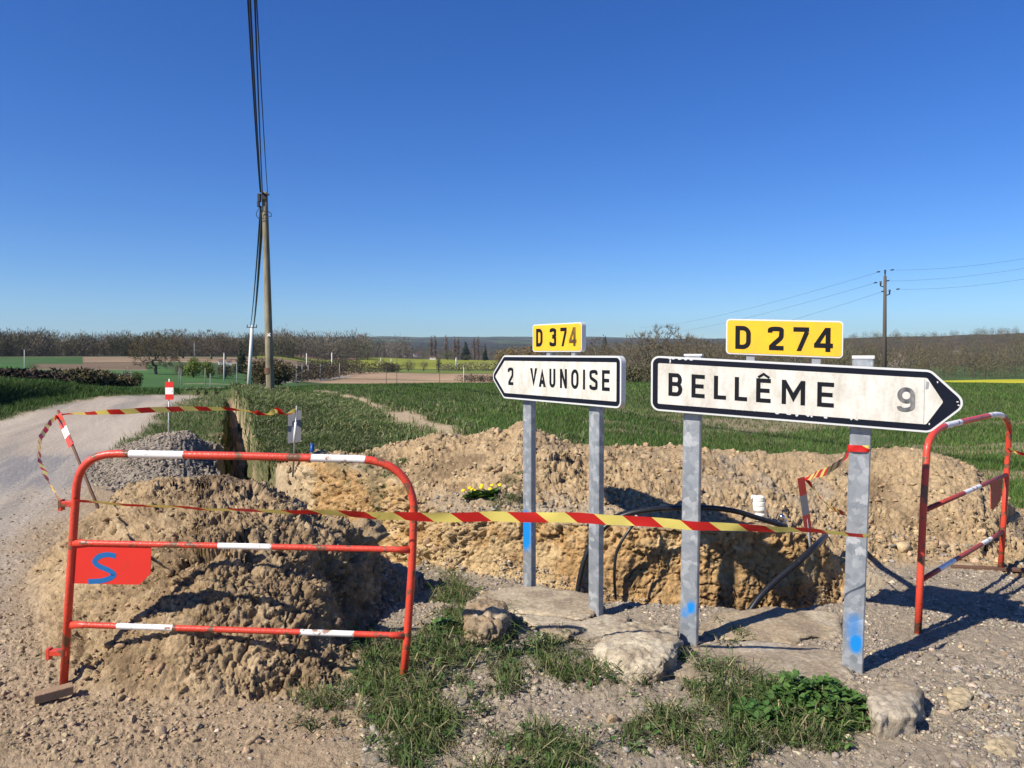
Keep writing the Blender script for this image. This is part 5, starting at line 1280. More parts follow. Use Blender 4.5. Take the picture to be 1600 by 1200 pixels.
# ------------------------------------------------------------------ plants one can point to
def ground_pt(px, row):
    d = (np.abs(u_-px) < 3); 
    vz = VG[..., 2]; dep = VG[..., 1]*cT-(vz-H)*sT; rw = 600+FPX*(-(vz-H)*cT-VG[..., 1]*sT)/dep
    k = np.argmin((rw-row)**2+((u_-px)*1.)**2+ (VG[..., 1] > 30)*1e6); i, j = np.unravel_index(k, u_.shape); return Vector(VG[i, j])
def plant(name, px, row, R, hh, n, label, base=(.065, .135, .028), up=.6, size=(.025, .055)):
    c = ground_pt(px, row); root = empty(name, c, label, 'plant')
    a = rng.uniform(0, 2*math.pi, n); r = R*np.sqrt(rng.random(n)); z = hh*(1-(r/R)**2*.8)*rng.uniform(.2, 1, n)*(1+.5*fbm(np.cos(a)*r*14, np.sin(a)*r*14, 0, 2, px))
    pos = np.stack([np.cos(a)*r, np.sin(a)*r*.9, z], -1)
    leaves('leaves', pos, rng.uniform(*size, n), gcol(n, base, .35, (.10, .18, .04), .2), None, parent=root, up=up)
    m = max(20, n//12); a = rng.uniform(0, 2*math.pi, m); r = R*.5*rng.random(m)
    blades('stems', np.stack([np.cos(a)*r, np.sin(a)*r, 0*a-.01], -1), rng.uniform(.5, 1.1, m)*hh, np.full(m, .004), gcol(m, (.07, .13, .03), .2), 1.2, parent=root)
    return root
plant('leafy_weed', 1285, 1108, .23, .115, 800, 'dense bushy green weed at the foot of the right-hand post')
plant('leafy_weed', 1190, 1125, .12, .06, 260, 'low leafy weed left of the bushy green weed', (.05, .12, .025))
plant('leafy_weed', 690, 985, .10, .05, 160, 'small leafy weed in the grass beside the barrier leg', (.06, .13, .03))
plant('leafy_weed', 985, 960, .07, .05, 150, 'dark tuft of weed between the two signs', (.035, .09, .02))
def dandelion(px, row, label, k=4):
    c = ground_pt(px, row); root = empty('dandelion', c, label, 'flowers')
    for q in range(k):
        a = random.uniform(-.055, .055)*1.6; b = random.uniform(-.03, .03); z = random.uniform(.06, .10); mb = MB()
        hd = c+Vector((a, b, z)); lathe(mb, hd, [(.003, -.003), (.013, .0), (.016, .005), (.011, .010), (.003, .011)], 10, axis=Vector((random.uniform(-.3, .1), -.5, 1)))
        mb.build('flower', M['yellow_flower'], root)
        mb = MB(); mb.tube([c+Vector((a*.4, b*.4, -.01)), hd], .0022, 5); mb.build('stem', M['leafgreen'], root)
    n = 60; an = rng.uniform(0, 2*math.pi, n); pos = np.stack([np.cos(an)*.02, np.sin(an)*.02, 0*an+.005], -1)
    leaves('leaves', pos, rng.uniform(.05, .10, n), gcol(n, (.06, .13, .025), .3), None, parent=root, up=.6)
M['leafgreen'] = mat_simple('stem_green', (.08, .15, .04), .6)
dandelion(740, 779, 'left clump of yellow dandelions in front of the spoil bank'); dandelion(764, 776, 'right clump of yellow dandelions in front of the spoil bank', 5)

# ------------------------------------------------------------------ overhead line poles
def wire(name, a, b, sag, r, label, n=24, group='overhead wires'):
    a, b = Vector(a), Vector(b); pts = []
    for i in range(n+1):
        t = i/n; p = a.lerp(b, t); p.z -= sag*4*t*(1-t); pts.append(p)
    mb = MB(); mb.tube(pts, r, 5, caps=False); return tag(mb.build(name, M['cable'], rel=a), label, 'cable', group)
Yp = 27.0
pb = P(422.5, 614, Yp); pt = P(413.5, 300, Yp)
rp = empty('utility_pole', pb, 'tall weathered wooden pole on the grassy verge carrying the cables overhead', 'utility pole')
mb = MB(); mb.tube([lerp(pb, pt, k/12) for k in range(-1, 13)], [.145-.045*max(k, 0)/12 for k in range(-1, 13)], 16); mb.build('shaft', M['wood'], rp)
mb = MB(); c = P(413.5, 305, Yp); mb.box(c+Vector((0, -.12, 0)), (.20, 0, 0), (0, .03, 0), (0, 0, .03)); mb.box(c+Vector((-.14, -.14, -.12)), (.05, 0, 0), (0, .06, 0), (0, 0, .14)); mb.box(c+Vector((-.17, -.14, -.34)), (.04, 0, 0), (0, .05, 0), (0, 0, .10)); mb.box(c+Vector((.03, -.13, -.08)), (.09, 0, 0), (0, .03, 0), (0, 0, .10)); mb.build('bracket', M['metal_dark'], rp, bevel=.01)
mb = MB(); mb.tube(cat([tuple(P(x, y, Yp-.15)) for x, y in [(407, 323), (400.5, 333), (404, 341), (414, 341), (420, 338), (424, 338), (423, 333), (417, 330), (409, 332), (406, 337), (408, 341)]], 5), .012, 6); mb.build('cable_loop', M['cable'], rp)
mb = MB(); x_c = P(420, 523, Yp-.16); mb.box(x_c, (.055, 0, .055), (0, .004, 0), (-.012, 0, .012)); mb.box(x_c+Vector((0, -.004, 0)), (.055, 0, -.055), (0, .004, 0), (.012, 0, .012)); mb.build('white_cross', M['white'], rp)
mb = MB(); c = P(420.5, 579, Yp-.0); mb.tube([c+Vector((-.01, 0, .10)), c+Vector((0, 0, -.12))], [.150, .152], 16, caps=False); mb.build('wire_band', M['iron'], rp)
top = P(411, 300, Yp)
for k, (px0, xr, dz_, lab, rr_) in enumerate([(406.5, 388, -.05, 'leftmost of the overhead cables rising from the wooden pole', .018), (408, 391.5, 0, 'thick twisted overhead cable, second from the left above the wooden pole', .017), (410, 398.5, .0, 'thick overhead cable, second from the right above the wooden pole', .017), (418, 401.5, .05, 'thin rightmost overhead cable above the wooden pole', .012)]):
    a = P(px0, 300-dz_*8, Yp); e = P(xr-1, -60, 13.6); d = (e-a); b = a+d*1.9; b.z -= .2
    wire('overhead_cable', a, b+Vector((0, 0, .35)), .85, rr_, lab, 40, 'cables leaving the wooden pole')
# pale pole behind with cross arm
def simple_pole(name, px, yt, yb, Y, r, mat, label, arm=0, group=None):
    b, t = P(px[0], yb, Y), P(px[1], yt, Y); gz = zg(b.x, b.y); 
    root = empty(name, (b.x, b.y, gz), label, 'utility pole', group); b2 = Vector((b.x, b.y, min(gz-.2, b.z)))
    mb = MB(); mb.tube([b2, lerp(b2, t, .5), t], [r, r*.85, r*.7], 8); mb.build('shaft', mat, root)
    mb = MB(); w_ = .12+arm
    if arm: mb.box(t+Vector((0, -.1, -.25)), (w_, 0, 0), (0, .04, 0), (0, 0, .04))
    if arm:
        for sx in (-1, -.0, 1): mb.tube([t+Vector((w_*.9*sx, -.1, -.22)), t+Vector((w_*.9*sx, -.1, .06))], .045, 6)
    else: mb.box(t+Vector((0, 0, .03)), (r*.95, 0, 0), (0, r*.95, 0), (0, 0, .05))
    mb.build('crossarm' if arm else 'pole_cap', M['metal_dark'] if arm else mat, root); return root
simple_pole('utility_pole', (388.5, 394), 508, 603, 85, .24, M['concrete_pole'], 'slightly leaning pale pole with insulators, just left of the wooden pole', arm=.45)
q = P(394, 510, 85)
wire('overhead_cable', P(407.5, 323, Yp), q+Vector((-.2, 0, 0)), .6, .035, 'left cable dropping from the wooden pole to the pale pole behind', group='cables between the two near poles')
wire('overhead_cable', P(410.5, 330, Yp), q+Vector((.15, 0, 0)), .6, .06, 'right cable dropping from the wooden pole to the pale pole behind', group='cables between the two near poles')
YR = 62
rr = empty('utility_pole', (P(1382, 600, YR).x, YR, zg(P(1382, 600, YR).x, YR)), 'brown pole with insulators beyond the field, rising behind the larger sign', 'utility pole')
mb = MB(); mb.tube([P(1381.5, 606, YR), P(1383, 431, YR)], [.19, .12], 8); mb.build('shaft', M['dark_pole'], rr)
mb = MB()
for (x, y) in ((1383, 424), (1376, 442), (1390, 455)):
    p = P(x, y, YR); mb.tube([p+Vector((0, 0, -.25)), p+Vector((0, 0, .12))], [.05, .09], 8); mb.tube([P(1383, y+7, YR), p+Vector((0, 0, -.25))], .04, 6)
for (x, y) in ((1372.5, 425), (1394, 422), (1368, 442), (1387, 439), (1379.5, 455.5), (1403, 452)): p = P(x, y, YR); mb.tube([p+Vector((-.12, 0, 0)), p+Vector((.12, 0, .03))], .05, 6)
mb.build('insulator', M['metal_dark'], rr)
for k, (a, b, lab) in enumerate([((1394, 422), (1630, 399), 'uppermost wire running off to the right from the brown pole'), ((1387, 439), (1630, 414), 'middle wire running off to the right from the brown pole'), ((1403, 452), (1630, 431), 'lowest wire running off to the right from the brown pole'),]):
    wire('overhead_wire', P(*a, YR), P(*b, 52), .25, .007, lab)
for k, (a, b, lab) in enumerate([((1372.5, 425), (1000, 512), 'uppermost wire sloping down to the left from the brown pole'), ((1368, 442), (1000, 524), 'middle wire sloping down to the left from the brown pole'), ((1379.5, 455.5), (1030, 545), 'lowest wire sloping down to the left from the brown pole')]):
    wire('overhead_wire', P(*a, YR), P(*b, 170), .9, .009, lab)
# the many poles in the valley  (x, top row, foot row, distance, kind, label)
VP = [(38, 547, 583, 170, 'w', 'white pole in the green field at the far left'), (350, 552, 599, 160, 'W', 'tall bold white pole in the green field left of the wooden pole'),
      (370, 567, 616, 60, 'g', 'grey pole just left of the pale leaning pole'), (328.5, 585, 615, 75, 'g', 'short grey pole between the marker board and the bold white pole'),
      (320.5, 576, 603, 110, 'g', 'thin grey pole left of the bold white pole'), (280, 575, 603, 120, 'g', 'left one of a close pair of grey poles right of the big oak'),
      (283, 577, 609, 100, 'g', 'right one of a close pair of grey poles right of the big oak'), (303.5, 536, 552, 400, 'g', 'tiny pale pole against the wood above the ploughed strip'),
      (463, 569, 592, 175, 'g', 'first grey pole along the pale lane from the left'), (472, 570, 589, 195, 'g', 'second grey pole along the pale lane from the left'),
      (481.5, 570, 586, 215, 'g', 'third grey pole along the pale lane from the left'), (500.5, 569, 583, 240, 'g', 'fourth grey pole along the pale lane from the left'),
      (530.5, 568, 581, 270, 'g', 'grey pole where the lane passes the end of the hedge'), (479, 552, 572, 330, 'W', 'bold white pole behind the hedge, left one of two'),
      (518.5, 551, 568, 340, 'W', 'bold white pole behind the hedge, right one of two'), (561.5, 567, 577, 380, 'g', 'small grey pole before the yellow-green field, left one'),
      (590, 567, 575, 400, 'g', 'small grey pole before the yellow-green field, right one'), (595, 559, 567, 520, 'w', 'tiny white pole in the yellow-green field'),
      (611, 560, 575, 450, 'w', 'pale pole in the middle of the yellow-green field'), (620, 550, 591, 205, 'd', 'dark thin pole in the ploughed field, left one'),
      (603.5, 573, 591, 210, 'd', 'short dark pole at the middle of the ploughed field'), (687, 551, 599, 185, 'd', 'dark thin pole at the edge of the ploughed field, right one'),
      (712.5, 559, 571, 480, 'W', 'white pole in the yellow-green field below the poplars'), (724.5, 574, 592, 210, 'w', 'thin pale pole at the right end of the ploughed field'),
      (556, 551, 566, 480, 'd', 'thin dark pole before the far wood')]
for (x, yt, yb, Y, kd, lab) in VP:
    r_ = {'w': .9, 'W': 1.6, 'g': 1.0, 'd': .7}[kd]*Y/1200.*.85*.75
    simple_pole('utility_pole', (x, x), yt, yb, Y, r_, M[{'w': 'concrete_pole', 'W': 'concrete_pole', 'g': 'grey_pole', 'd': 'dark_pole'}[kd]], lab, group='poles standing in the valley')
# ------------------------------------------------------------------ trees: bare crowns grown as branching limbs plus many small twigs
def bare_tree(height, spread, seed, ntw=1500, tw=(.5, .05), base_col=(.12, .085, .05), crown_lo=.3, nt=420, trunk_r=.03):
    """limbs joined up from points spread through a domed crown; twigs radiate from the outer limbs"""
    r = np.random.default_rng(seed); Hh = height; R_ = Hh*.5*spread
    d = r.normal(0, 1, (nt, 3)); d /= np.linalg.norm(d, axis=1, keepdims=True); rad = r.random(nt)**.4*(1+.14*vnoise(d[:, 0]*2, d[:, 1]*2, d[:, 2]*2, seed))
    z0 = Hh*crown_lo; tg = np.stack([d[:, 0]*rad*R_, d[:, 1]*rad*R_, z0+(Hh-z0)*(.42+.56*d[:, 2]*rad)], -1); tg[:, 2] = np.maximum(tg[:, 2], z0*.75)
    base = np.array([0, 0, z0]); tg = tg[np.argsort(np.linalg.norm(tg-base, axis=1))]
    nd = [np.array([0, 0, 0.]), np.array([.02*Hh*r.normal()*.3, 0, z0*.55]), base]; par = [-1, 0, 1]
    for t in tg:
        A_n = np.array(nd[1:]); dist = np.linalg.norm(A_n-t, axis=1)+.35*np.linalg.norm(A_n-base, axis=1)*.6; dist[0] += Hh*.2; k = int(np.argmin(dist))+1
        m_ = (nd[k]+t)/2+r.normal(0, .04, 3)*np.linalg.norm(t-nd[k]); m_[2] -= .05*np.linalg.norm(t-nd[k]); nd.append(m_); par.append(k); nd.append(t); par.append(len(nd)-2)
    nd = np.array(nd); par = np.array(par); cnt = np.ones(len(nd))
    for i in range(len(nd)-1, 0, -1): cnt[par[i]] += cnt[i]
    rd_ = Hh*trunk_r*np.sqrt(cnt/cnt[0])**1.15+Hh*.0006
    i = np.arange(1, len(nd)); P0, P1 = nd[par[i]], nd[i]; R0 = np.minimum(rd_[par[i]], rd_[i]*1.35); R1 = rd_[i]; n = len(i)
    R0[0] = rd_[0]*1.3
    d = P1-P0; d /= np.linalg.norm(d, axis=1, keepdims=True)+1e-9; a = np.cross(d, np.tile([.1, .3, 1.], (n, 1))); a /= np.linalg.norm(a, axis=1, keepdims=True)+1e-9; b = np.cross(d, a); ns_ = 5; V_ = []
    for (p, R) in ((P0, R0), (P1, R1)):
        for q in range(ns_): t = 2*math.pi*q/ns_; V_.append(p+(a*math.cos(t)+b*math.sin(t))*R[:, None])
    V_ = np.stack(V_, 1); Ff = np.array([[q, (q+1) % ns_, ns_+(q+1) % ns_, ns_+q] for q in range(ns_)])
    limbs = (V_.reshape(-1, 3), (Ff[None]+(np.arange(n)*2*ns_)[:, None, None]).reshape(-1, 4))
    tip = np.where(cnt[i] < 7)[0]; k = tip[r.integers(0, len(tip), ntw)]; t = r.random(ntw)[:, None]
    o = P0[k]*(1-t)+P1[k]*t; out = o-base; out /= np.linalg.norm(out, axis=1, keepdims=True)+1e-9; dd = d[k]*.5+out*.6+r.normal(0, .55, (ntw, 3)); dd /= np.linalg.norm(dd, axis=1, keepdims=True)
    L = (tw[0]*r.uniform(.4, 1.3, ntw))[:, None]; sd2 = np.cross(dd, r.normal(0, 1, (ntw, 3))); sd2 /= np.linalg.norm(sd2, axis=1, keepdims=True); wv_ = tw[1]*r.uniform(.6, 1.4, ntw)[:, None]
    TV = np.stack([o-sd2*wv_, o+sd2*wv_, o+dd*L], 1).reshape(-1, 3); TC = np.repeat(np.array(base_col)*(1+.35*r.uniform(-1, 1, (ntw, 1))), 3, axis=0)
    return limbs, (TV, np.arange(ntw*3).reshape(-1, 3), TC)
def tree_obj(name, loc, data, label, cat_='tree', group=None, rot=0, scl=1., share=None):
    root = empty(name, loc, label, cat_, group); root.rotation_euler = (0, 0, rot); root.scale = (scl,)*3
    if share is not None:
        for ch in share.children: c = ch.copy(); link(c, root)
        return root
    limbs, (TV, TF, TC) = data
    npmesh('trunk', limbs[0], limbs[1], M['bark'], parent=root, smooth=True); npmesh('crown', TV, TF, M['twig'], parent=root, col=TC); return root
def place(px, row, Y): v = P(px, row, Y); return Vector((v.x, v.y, zg(v.x, v.y)-.1))
def hpx(px, rt, rb_, Y): return P(px, rt, Y).z-zg(P(px, rb_, Y).x, Y)
# the big oak
Yo = 190; ho = hpx(241, 515, 580, Yo)
oak = tree_obj('bare_oak', place(243, 580, Yo), bare_tree(ho, 1.2, 5, 9000, (.9, .022), (.14, .105, .055), .2, 700, .034), 'big bare oak with a wide round crown standing alone in the left valley', 'tree')
b2 = bare_tree(14, 1.0, 11, 4000, (1.1, .028), (.15, .115, .07), .2)
b3 = bare_tree(14, .85, 12, 3600, (1.2, .026), (.17, .135, .09), .2)
protos = {}
def btree(px, rt, rb_, Y, which, label, group='bare trees standing out of the woods', name='bare_tree'):
    hh = hpx(px, rt, rb_, Y); loc = place(px, rb_, Y)
    if which not in protos: protos[which] = tree_obj(name, loc, {'a': b2, 'b': b3}[which], label, 'tree', group, random.uniform(0, 6), hh/14); return protos[which]
    return tree_obj(name, loc, None, label, 'tree', group, random.uniform(0, 6), hh/14, share=protos[which])
btree(330, 513, 560, 430, 'a', 'round bare tree rising above the wood, above the yellow-green shrub'); btree(352, 517, 560, 430, 'b', 'pale thin bare tree right of the round one above the wood')
btree(286, 511, 560, 450, 'b', 'bare tree on the wood skyline left of the round one'); btree(268, 512, 560, 450, 'a', 'bare tree on the wood skyline just right of the big oak crown')
btree(1043, 503, 590, 190, 'a', 'large round bare tree between the two signs, on the skyline'); btree(1008, 512, 590, 185, 'b', 'smaller bare tree left of the large round one between the signs')
btree(1080, 520, 592, 180, 'b', 'bare tree just behind the left end of the larger sign'); btree(935, 524, 590, 230, 'a', 'brownish bare tree behind the right end of the left sign')
btree(970, 528, 592, 200, 'b', 'bare tree right of the left sign'); btree(900, 530, 590, 260, 'b', 'bare tree hidden half behind the small number plate'); btree(1105, 530, 594, 170, 'a', 'dark bare tree behind the larger sign number plate')

# generic leafy / twiggy volume
def cloud(name, blobs, n, size, col, label=None, cat_='bush', kind=None, parent=None, var=.3, alt=None, pa=.2, thin=.5, mat='twig', group=None, seed=1, shell=.6, up=0.):
    """blobs: (x,y,z,rx,ry,rz); small triangles spread through each, denser at the shell"""
    r = np.random.default_rng(seed); B = np.array(blobs, float); vol = (B[:, 3]*B[:, 4]*B[:, 5])**.7; k = r.choice(len(B), n, p=vol/vol.sum())
    d = r.normal(0, 1, (n, 3)); d /= np.linalg.norm(d, axis=1, keepdims=True); rad = 1-shell*r.random(n)**1.6
    lump = 1+.22*vnoise(d[:, 0]*2.2+k, d[:, 1]*2.2, d[:, 2]*2.2, seed)
    p = B[k, :3]+d*B[k, 3:6]*(rad*lump)[:, None]
    a = r.normal(0, 1, (n, 3)); a[:, 2] += up; a /= np.linalg.norm(a, axis=1, keepdims=True); s = np.cross(a, r.normal(0, 1, (n, 3))); s /= np.linalg.norm(s, axis=1, keepdims=True)
    L = (size*r.uniform(.5, 1.4, n))[:, None]
    V_ = np.stack([p-s*L*thin/2, p+s*L*thin/2, p+a*L], 1).reshape(-1, 3)
    cb = np.tile(np.array(col, float), (n, 1))
    if alt is not None: q = r.random(n) < pa; cb[q] = alt
    cb = cb*(1+var*r.uniform(-1, 1, (n, 1)))*(1+.25*(_h(k.astype(np.int64), k.astype(np.int64)*3, k.astype(np.int64)*0, seed)-.5))[:, None]
    off = np.array(parent.location) if parent is not None else 0
    o = npmesh(name, V_-off, np.arange(3*n).reshape(-1, 3), M[mat], col=np.repeat(cb, 3, axis=0), parent=parent)
    return tag(o, label, cat_, group, kind) if label else o
def bush(name, px, rt, rb_, Y, wpx, col, label, n=2500, cat_='bush', nb=7, alt=None, mat='twig', shape='round', thin=.5, dens=1.):
    loc = place(px, rb_, Y); hh = hpx(px, rt, rb_, Y); Wd = wpx*Y/FPX; r = random.Random(int(px*7+rt)); root = empty(name, loc, label, cat_)
    mb = MB()
    for k in range(5):
        a = r.uniform(0, 6.28); mb.tube([loc+Vector((0, 0, -.2)), loc+Vector((math.cos(a)*Wd*.12, math.sin(a)*Wd*.12, hh*.5)), loc+Vector((math.cos(a)*Wd*.25, math.sin(a)*Wd*.25, hh*.85))], [hh*.02, hh*.012, hh*.004], 5)
    mb.build('trunk', M['bark'], root)
    bl = []
    if shape == 'round':
        for k in range(nb):
            x = r.uniform(-.33, .33)*Wd; y = r.uniform(-.3, .3)*Wd; z = hh*r.uniform(.35, .68); q = r.uniform(.22, .34)
            bl.append((loc.x+x, loc.y+y, loc.z+z, Wd*q, Wd*q, hh*r.uniform(.25, .34)))
        bl.append((loc.x, loc.y, loc.z+hh*.3, Wd*.42, Wd*.4, hh*.32)); bl.append((loc.x, loc.y, loc.z+hh*.62, Wd*.3, Wd*.3, hh*.37))
    elif shape == 'cone':
        for k in range(9): t = k/8; bl.append((loc.x+r.uniform(-.05, .05)*Wd, loc.y, loc.z+hh*(.12+.80*t), Wd*.5*(1-t*.86), Wd*.5*(1-t*.86), hh*.12))
    elif shape == 'poplar':
        for k in range(8): t = k/7; q = Wd*.5*(.35+.65*math.sin(math.pi*(.15+.8*t))); bl.append((loc.x+r.uniform(-.1, .1)*Wd, loc.y, loc.z+hh*(.12+.82*t), q, q, hh*.12))
    cloud('crown', bl, n, max(hh*.07, .12), col, parent=root, alt=alt, mat=mat, thin=thin, seed=int(px), up=1.5 if shape == 'poplar' else .2); return root
bush('hedge_bush', 418, 556, 608, 90, 78, (.105, .082, .045), 'big round brown bush behind the wooden pole', 9000, nb=10, alt=(.07, .075, .03))
bush('hedge_bush', 378, 538, 585, 260, 22, (.03, .045, .022), 'dark ivy-clad tree left of the pale leaning pole', 1800, shape='cone', alt=(.05, .06, .03))
bush('flowering_shrub', 302, 556, 586, 170, 26, (.14, .18, .035), 'left yellow-green shrub coming into leaf beyond the marker board', 2500, alt=(.2, .25, .05))
bush('flowering_shrub', 325, 560, 586, 175, 24, (.13, .16, .035), 'right yellow-green shrub coming into leaf beyond the marker board', 2200, alt=(.18, .22, .05))
bush('hedge_bush', 284, 564, 587, 180, 30, (.10, .09, .05), 'dull bush right of the big oak trunk', 1400)
bush('hedge_bush', 352, 563, 588, 180, 34, (.11, .09, .055), 'brown bush behind the bold white pole', 1700)
bush('hedge_bush', 214, 577, 607, 70, 18, (.10, .09, .035), 'ivy-green stump of hedge at the end of the left hedgerow', 1800, alt=(.09, .13, .03))
bush('blossoming_shrub', 200, 574, 602, 72, 26, (.14, .11, .08), 'shrub with white blossom near the end of the left hedgerow', 2200, alt=(.6, .58, .52))
bush('blossoming_shrub', 166, 577, 600, 75, 34, (.09, .075, .05), 'low hedge shrub speckled with white blossom', 2000, alt=(.55, .53, .48))
bush('willow', 800, 540, 578, 520, 40, (.20, .135, .045), 'amber willow left of the yellow number plate', 2600, 'tree'); bush('willow', 832, 538, 578, 500, 46, (.19, .125, .045), 'amber willow just behind the left number plate', 2600, 'tree'); bush('willow', 785, 549, 580, 505, 30, (.17, .13, .05), 'low amber willow above the tip of the left sign', 1500, 'tree')
for (x, rt, w_, lab) in [(674, 527, 6, 'leftmost bare poplar of the far row'), (680, 526, 6, 'second bare poplar of the far row'), (696.5, 525, 10, 'tall bare poplar in the middle of the far row'), (710, 528, 6, 'thin bare poplar right of the middle one'), (716, 528, 6, 'bare poplar left of the dark fir'), (741, 528, 5, 'bare poplar between the two firs'), (747, 528, 6, 'bare poplar just left of the narrow fir')]:
    bush('poplar', x, rt, 558, 760, w_, (.17, .13, .11), lab, 700, 'tree', shape='poplar', thin=.25)
bush('fir', 728, 534, 559, 740, 18, (.018, .032, .022), 'broad dark fir in the far tree line', 1600, 'tree', shape='cone'); bush('fir', 758, 538, 560, 735, 10, (.018, .035, .022), 'narrow dark fir in the far tree line', 900, 'tree', shape='cone')
bush('round_tree', 699, 545, 560, 700, 24, (.09, .10, .05), 'olive round tree below the poplars', 1000, 'tree'); bush('round_tree', 731, 552, 562, 690, 16, (.09, .09, .05), 'small olive tree below the broad fir', 600, 'tree')
bush('lone_tree', 945, 523, 529, 1150, 5, (.02, .028, .02), 'small dark tree alone on the ridge right of the left number plate', 500, 'tree')
bush('round_tree', 537, 555, 568, 420, 16, (.05, .05, .03), 'dark domed tree in the hedge beyond the ploughed field', 900, 'tree')
bush('hedge_bush', 638, 561, 575, 420, 20, (.10, .085, .06), 'brown bush in the yellow-green field', 900); bush('hedge_bush', 662, 563, 575, 430, 14, (.11, .10, .06), 'thin bush right of the brown one in the yellow-green field', 500); bush('round_tree', 685, 556, 570, 400, 10, (.08, .07, .05), 'small round tree above the dark pole on the right', 400, 'tree')
bush('bare_bush', 988, 565, 598, 120, 60, (.11, .10, .055), 'bushy scrub between the two signs', 3500, nb=9); bush('bare_bush', 1030, 560, 600, 115, 60, (.10, .085, .05), 'brown scrub left of the larger sign', 3500, nb=9)
bush('bare_bush', 55, 566, 578, 240, 22, (.13, .09, .06), 'small brown bush at the left end of the brown slope', 700)

def hedge(name, pts, hpx_, Y_list, label, n=9000, col=(.08, .065, .04), alt=None, cat_='hedge', size=.25, wid=1.2, seed=3, kind=None):
    """pts (px, base row, top row) with distances"""
    r = random.Random(seed); bl = []
    K = hpx_
    for i in range(K+1):
        t = i/K*(len(pts)-1); k = min(int(t), len(pts)-2); f = t-k
        px = pts[k][0]*(1-f)+pts[k+1][0]*f; rb_ = pts[k][1]*(1-f)+pts[k+1][1]*f; rt = pts[k][2]*(1-f)+pts[k+1][2]*f; Y = Y_list[k]*(1-f)+Y_list[k+1]*f
        b = P(px, rb_, Y); z0 = zg(b.x, b.y); hh = max(P(px, rt, Y).z-z0, .5)
        bl.append((b.x, b.y+r.uniform(-.3, .3)*wid, z0+hh*.45, wid*r.uniform(.8, 1.3), wid*.8, hh*.55*r.uniform(.88, 1.08)))
    o = cloud(name, bl, n, size, col, label, cat_, seed=seed, alt=alt, var=.35, shell=.5, kind=kind); return o
hedge('hedgerow', [(-120, 596, 574), (0, 598, 576), (40, 600, 577), (66, 601, 582)], 26, [42, 44, 46, 48], 'dark bramble hedge behind the left bank, at the picture edge', 12000, (.055, .04, .03), (.10, .075, .05), size=.28, wid=1.1, seed=4)
hedge('hedgerow', [(64, 601, 582), (110, 601, 577), (150, 603, 579), (190, 606, 590)], 26, [50, 54, 58, 62], 'brownish clipped hedge behind the left bank', 12000, (.085, .068, .035), (.12, .11, .045), size=.28, wid=1.2, seed=5)
hedge('hedgerow', [(452, 600, 575), (480, 592, 569), (510, 588, 566), (540, 580, 565), (600, 577, 563), (620, 577, 568)], 34, [180, 235, 262, 310, 380, 400], 'long dark hedge beside the pale lane left of the ploughed field', 12000, (.065, .05, .035), (.10, .09, .05), size=.6, wid=3.0, seed=6)
hedge('hedgerow', [(690, 577, 568), (720, 577, 566), (760, 577, 565), (800, 578, 568)], 20, [440, 440, 440, 440], 'low hedge at the far side of the yellow-green field', 3000, (.10, .08, .06), (.3, .28, .26), size=.7, wid=3., seed=7)
hedge('hedgerow', [(722, 591, 584), (760, 592, 586), (800, 592, 586)], 12, [250, 250, 250], 'dark scrub at the right end of the ploughed field', 2500, (.05, .045, .03), size=.4, wid=1.8, seed=8)
hedge('hedgerow', [(470, 571, 562), (500, 569, 558), (530, 568, 557), (560, 570, 560)], 14, [380, 380, 380, 380], 'grey scrub behind the lane hedge', 3500, (.10, .09, .055), size=.7, wid=3., seed=9)

# ------------------------------------------------------------------ woods: bare trees packed by the hundred
def crown_tris(r, n, H_, R_, kind):
    d = r.normal(0, 1, (n, 3)); d /= np.linalg.norm(d, axis=1, keepdims=True); rad = r.random(n)**.45
    p = np.stack([d[:, 0]*R_*rad, d[:, 1]*R_*rad, H_*.50+d[:, 2]*H_*.50*rad*np.sign(1)], -1)
    a = d*.6+r.normal(0, .5, (n, 3)); a[:, 2] += .7; a /= np.linalg.norm(a, axis=1, keepdims=True)
    s = np.cross(a, r.normal(0, 1, (n, 3))); s /= np.linalg.norm(s, axis=1, keepdims=True); L = (H_*.10*r.uniform(.5, 1.4, n))[:, None]
    return np.stack([p-s*L*.08, p+s*L*.08, p+a*L], 1)
def wood(name, pts, label, ntri=130, cols=((.13, .095, .065),), hh=(11, 15), seed=1, wts=None, pale=.06, dark=.08):
    r = np.random.default_rng(seed); V_, C_ = [], []
    for (x, y, hsc) in pts:
        z = zg(x, y); H_ = r.uniform(*hh)*hsc; R_ = H_*r.uniform(.26, .42); k = r.integers(0, 6)
        t = crown_tris(r, ntri, H_, R_, 0); c = np.array(cols[r.integers(0, len(cols))])*r.uniform(.8, 1.2)
        u = r.random()
        if u < pale: c = np.array((.24, .20, .165))
        elif u < pale+dark: c = np.array((.03, .042, .028))
        t = t+np.array([x, y, z]); V_.append(t.reshape(-1, 3)); C_.append(np.repeat(c*(1+.3*r.uniform(-1, 1, (ntri, 1))), 3, axis=0))
        # trunk: a slim pyramid
        tr = H_*.012; ang = np.arange(3)*2.1; b = np.stack([x+np.cos(ang)*tr, y+np.sin(ang)*tr, np.full(3, z-.3)], -1); tp_ = np.array([[x, y, z+H_*.8]])
        bb = np.vstack([b, tp_]); tri = np.array([(0, 1, 3), (1, 2, 3), (2, 0, 3)]); V_.append(bb[tri].reshape(-1, 3)); C_.append(np.tile(np.array((.15, .13, .10)) if u < .5 else np.array((.08, .07, .05)), (9, 1)))
    V_ = np.vstack(V_); C_ = np.vstack(C_)
    o = npmesh(name, V_, np.arange(len(V_)).reshape(-1, 3), M['twig'], col=C_); return tag(o, label, 'wood', kind='stuff')
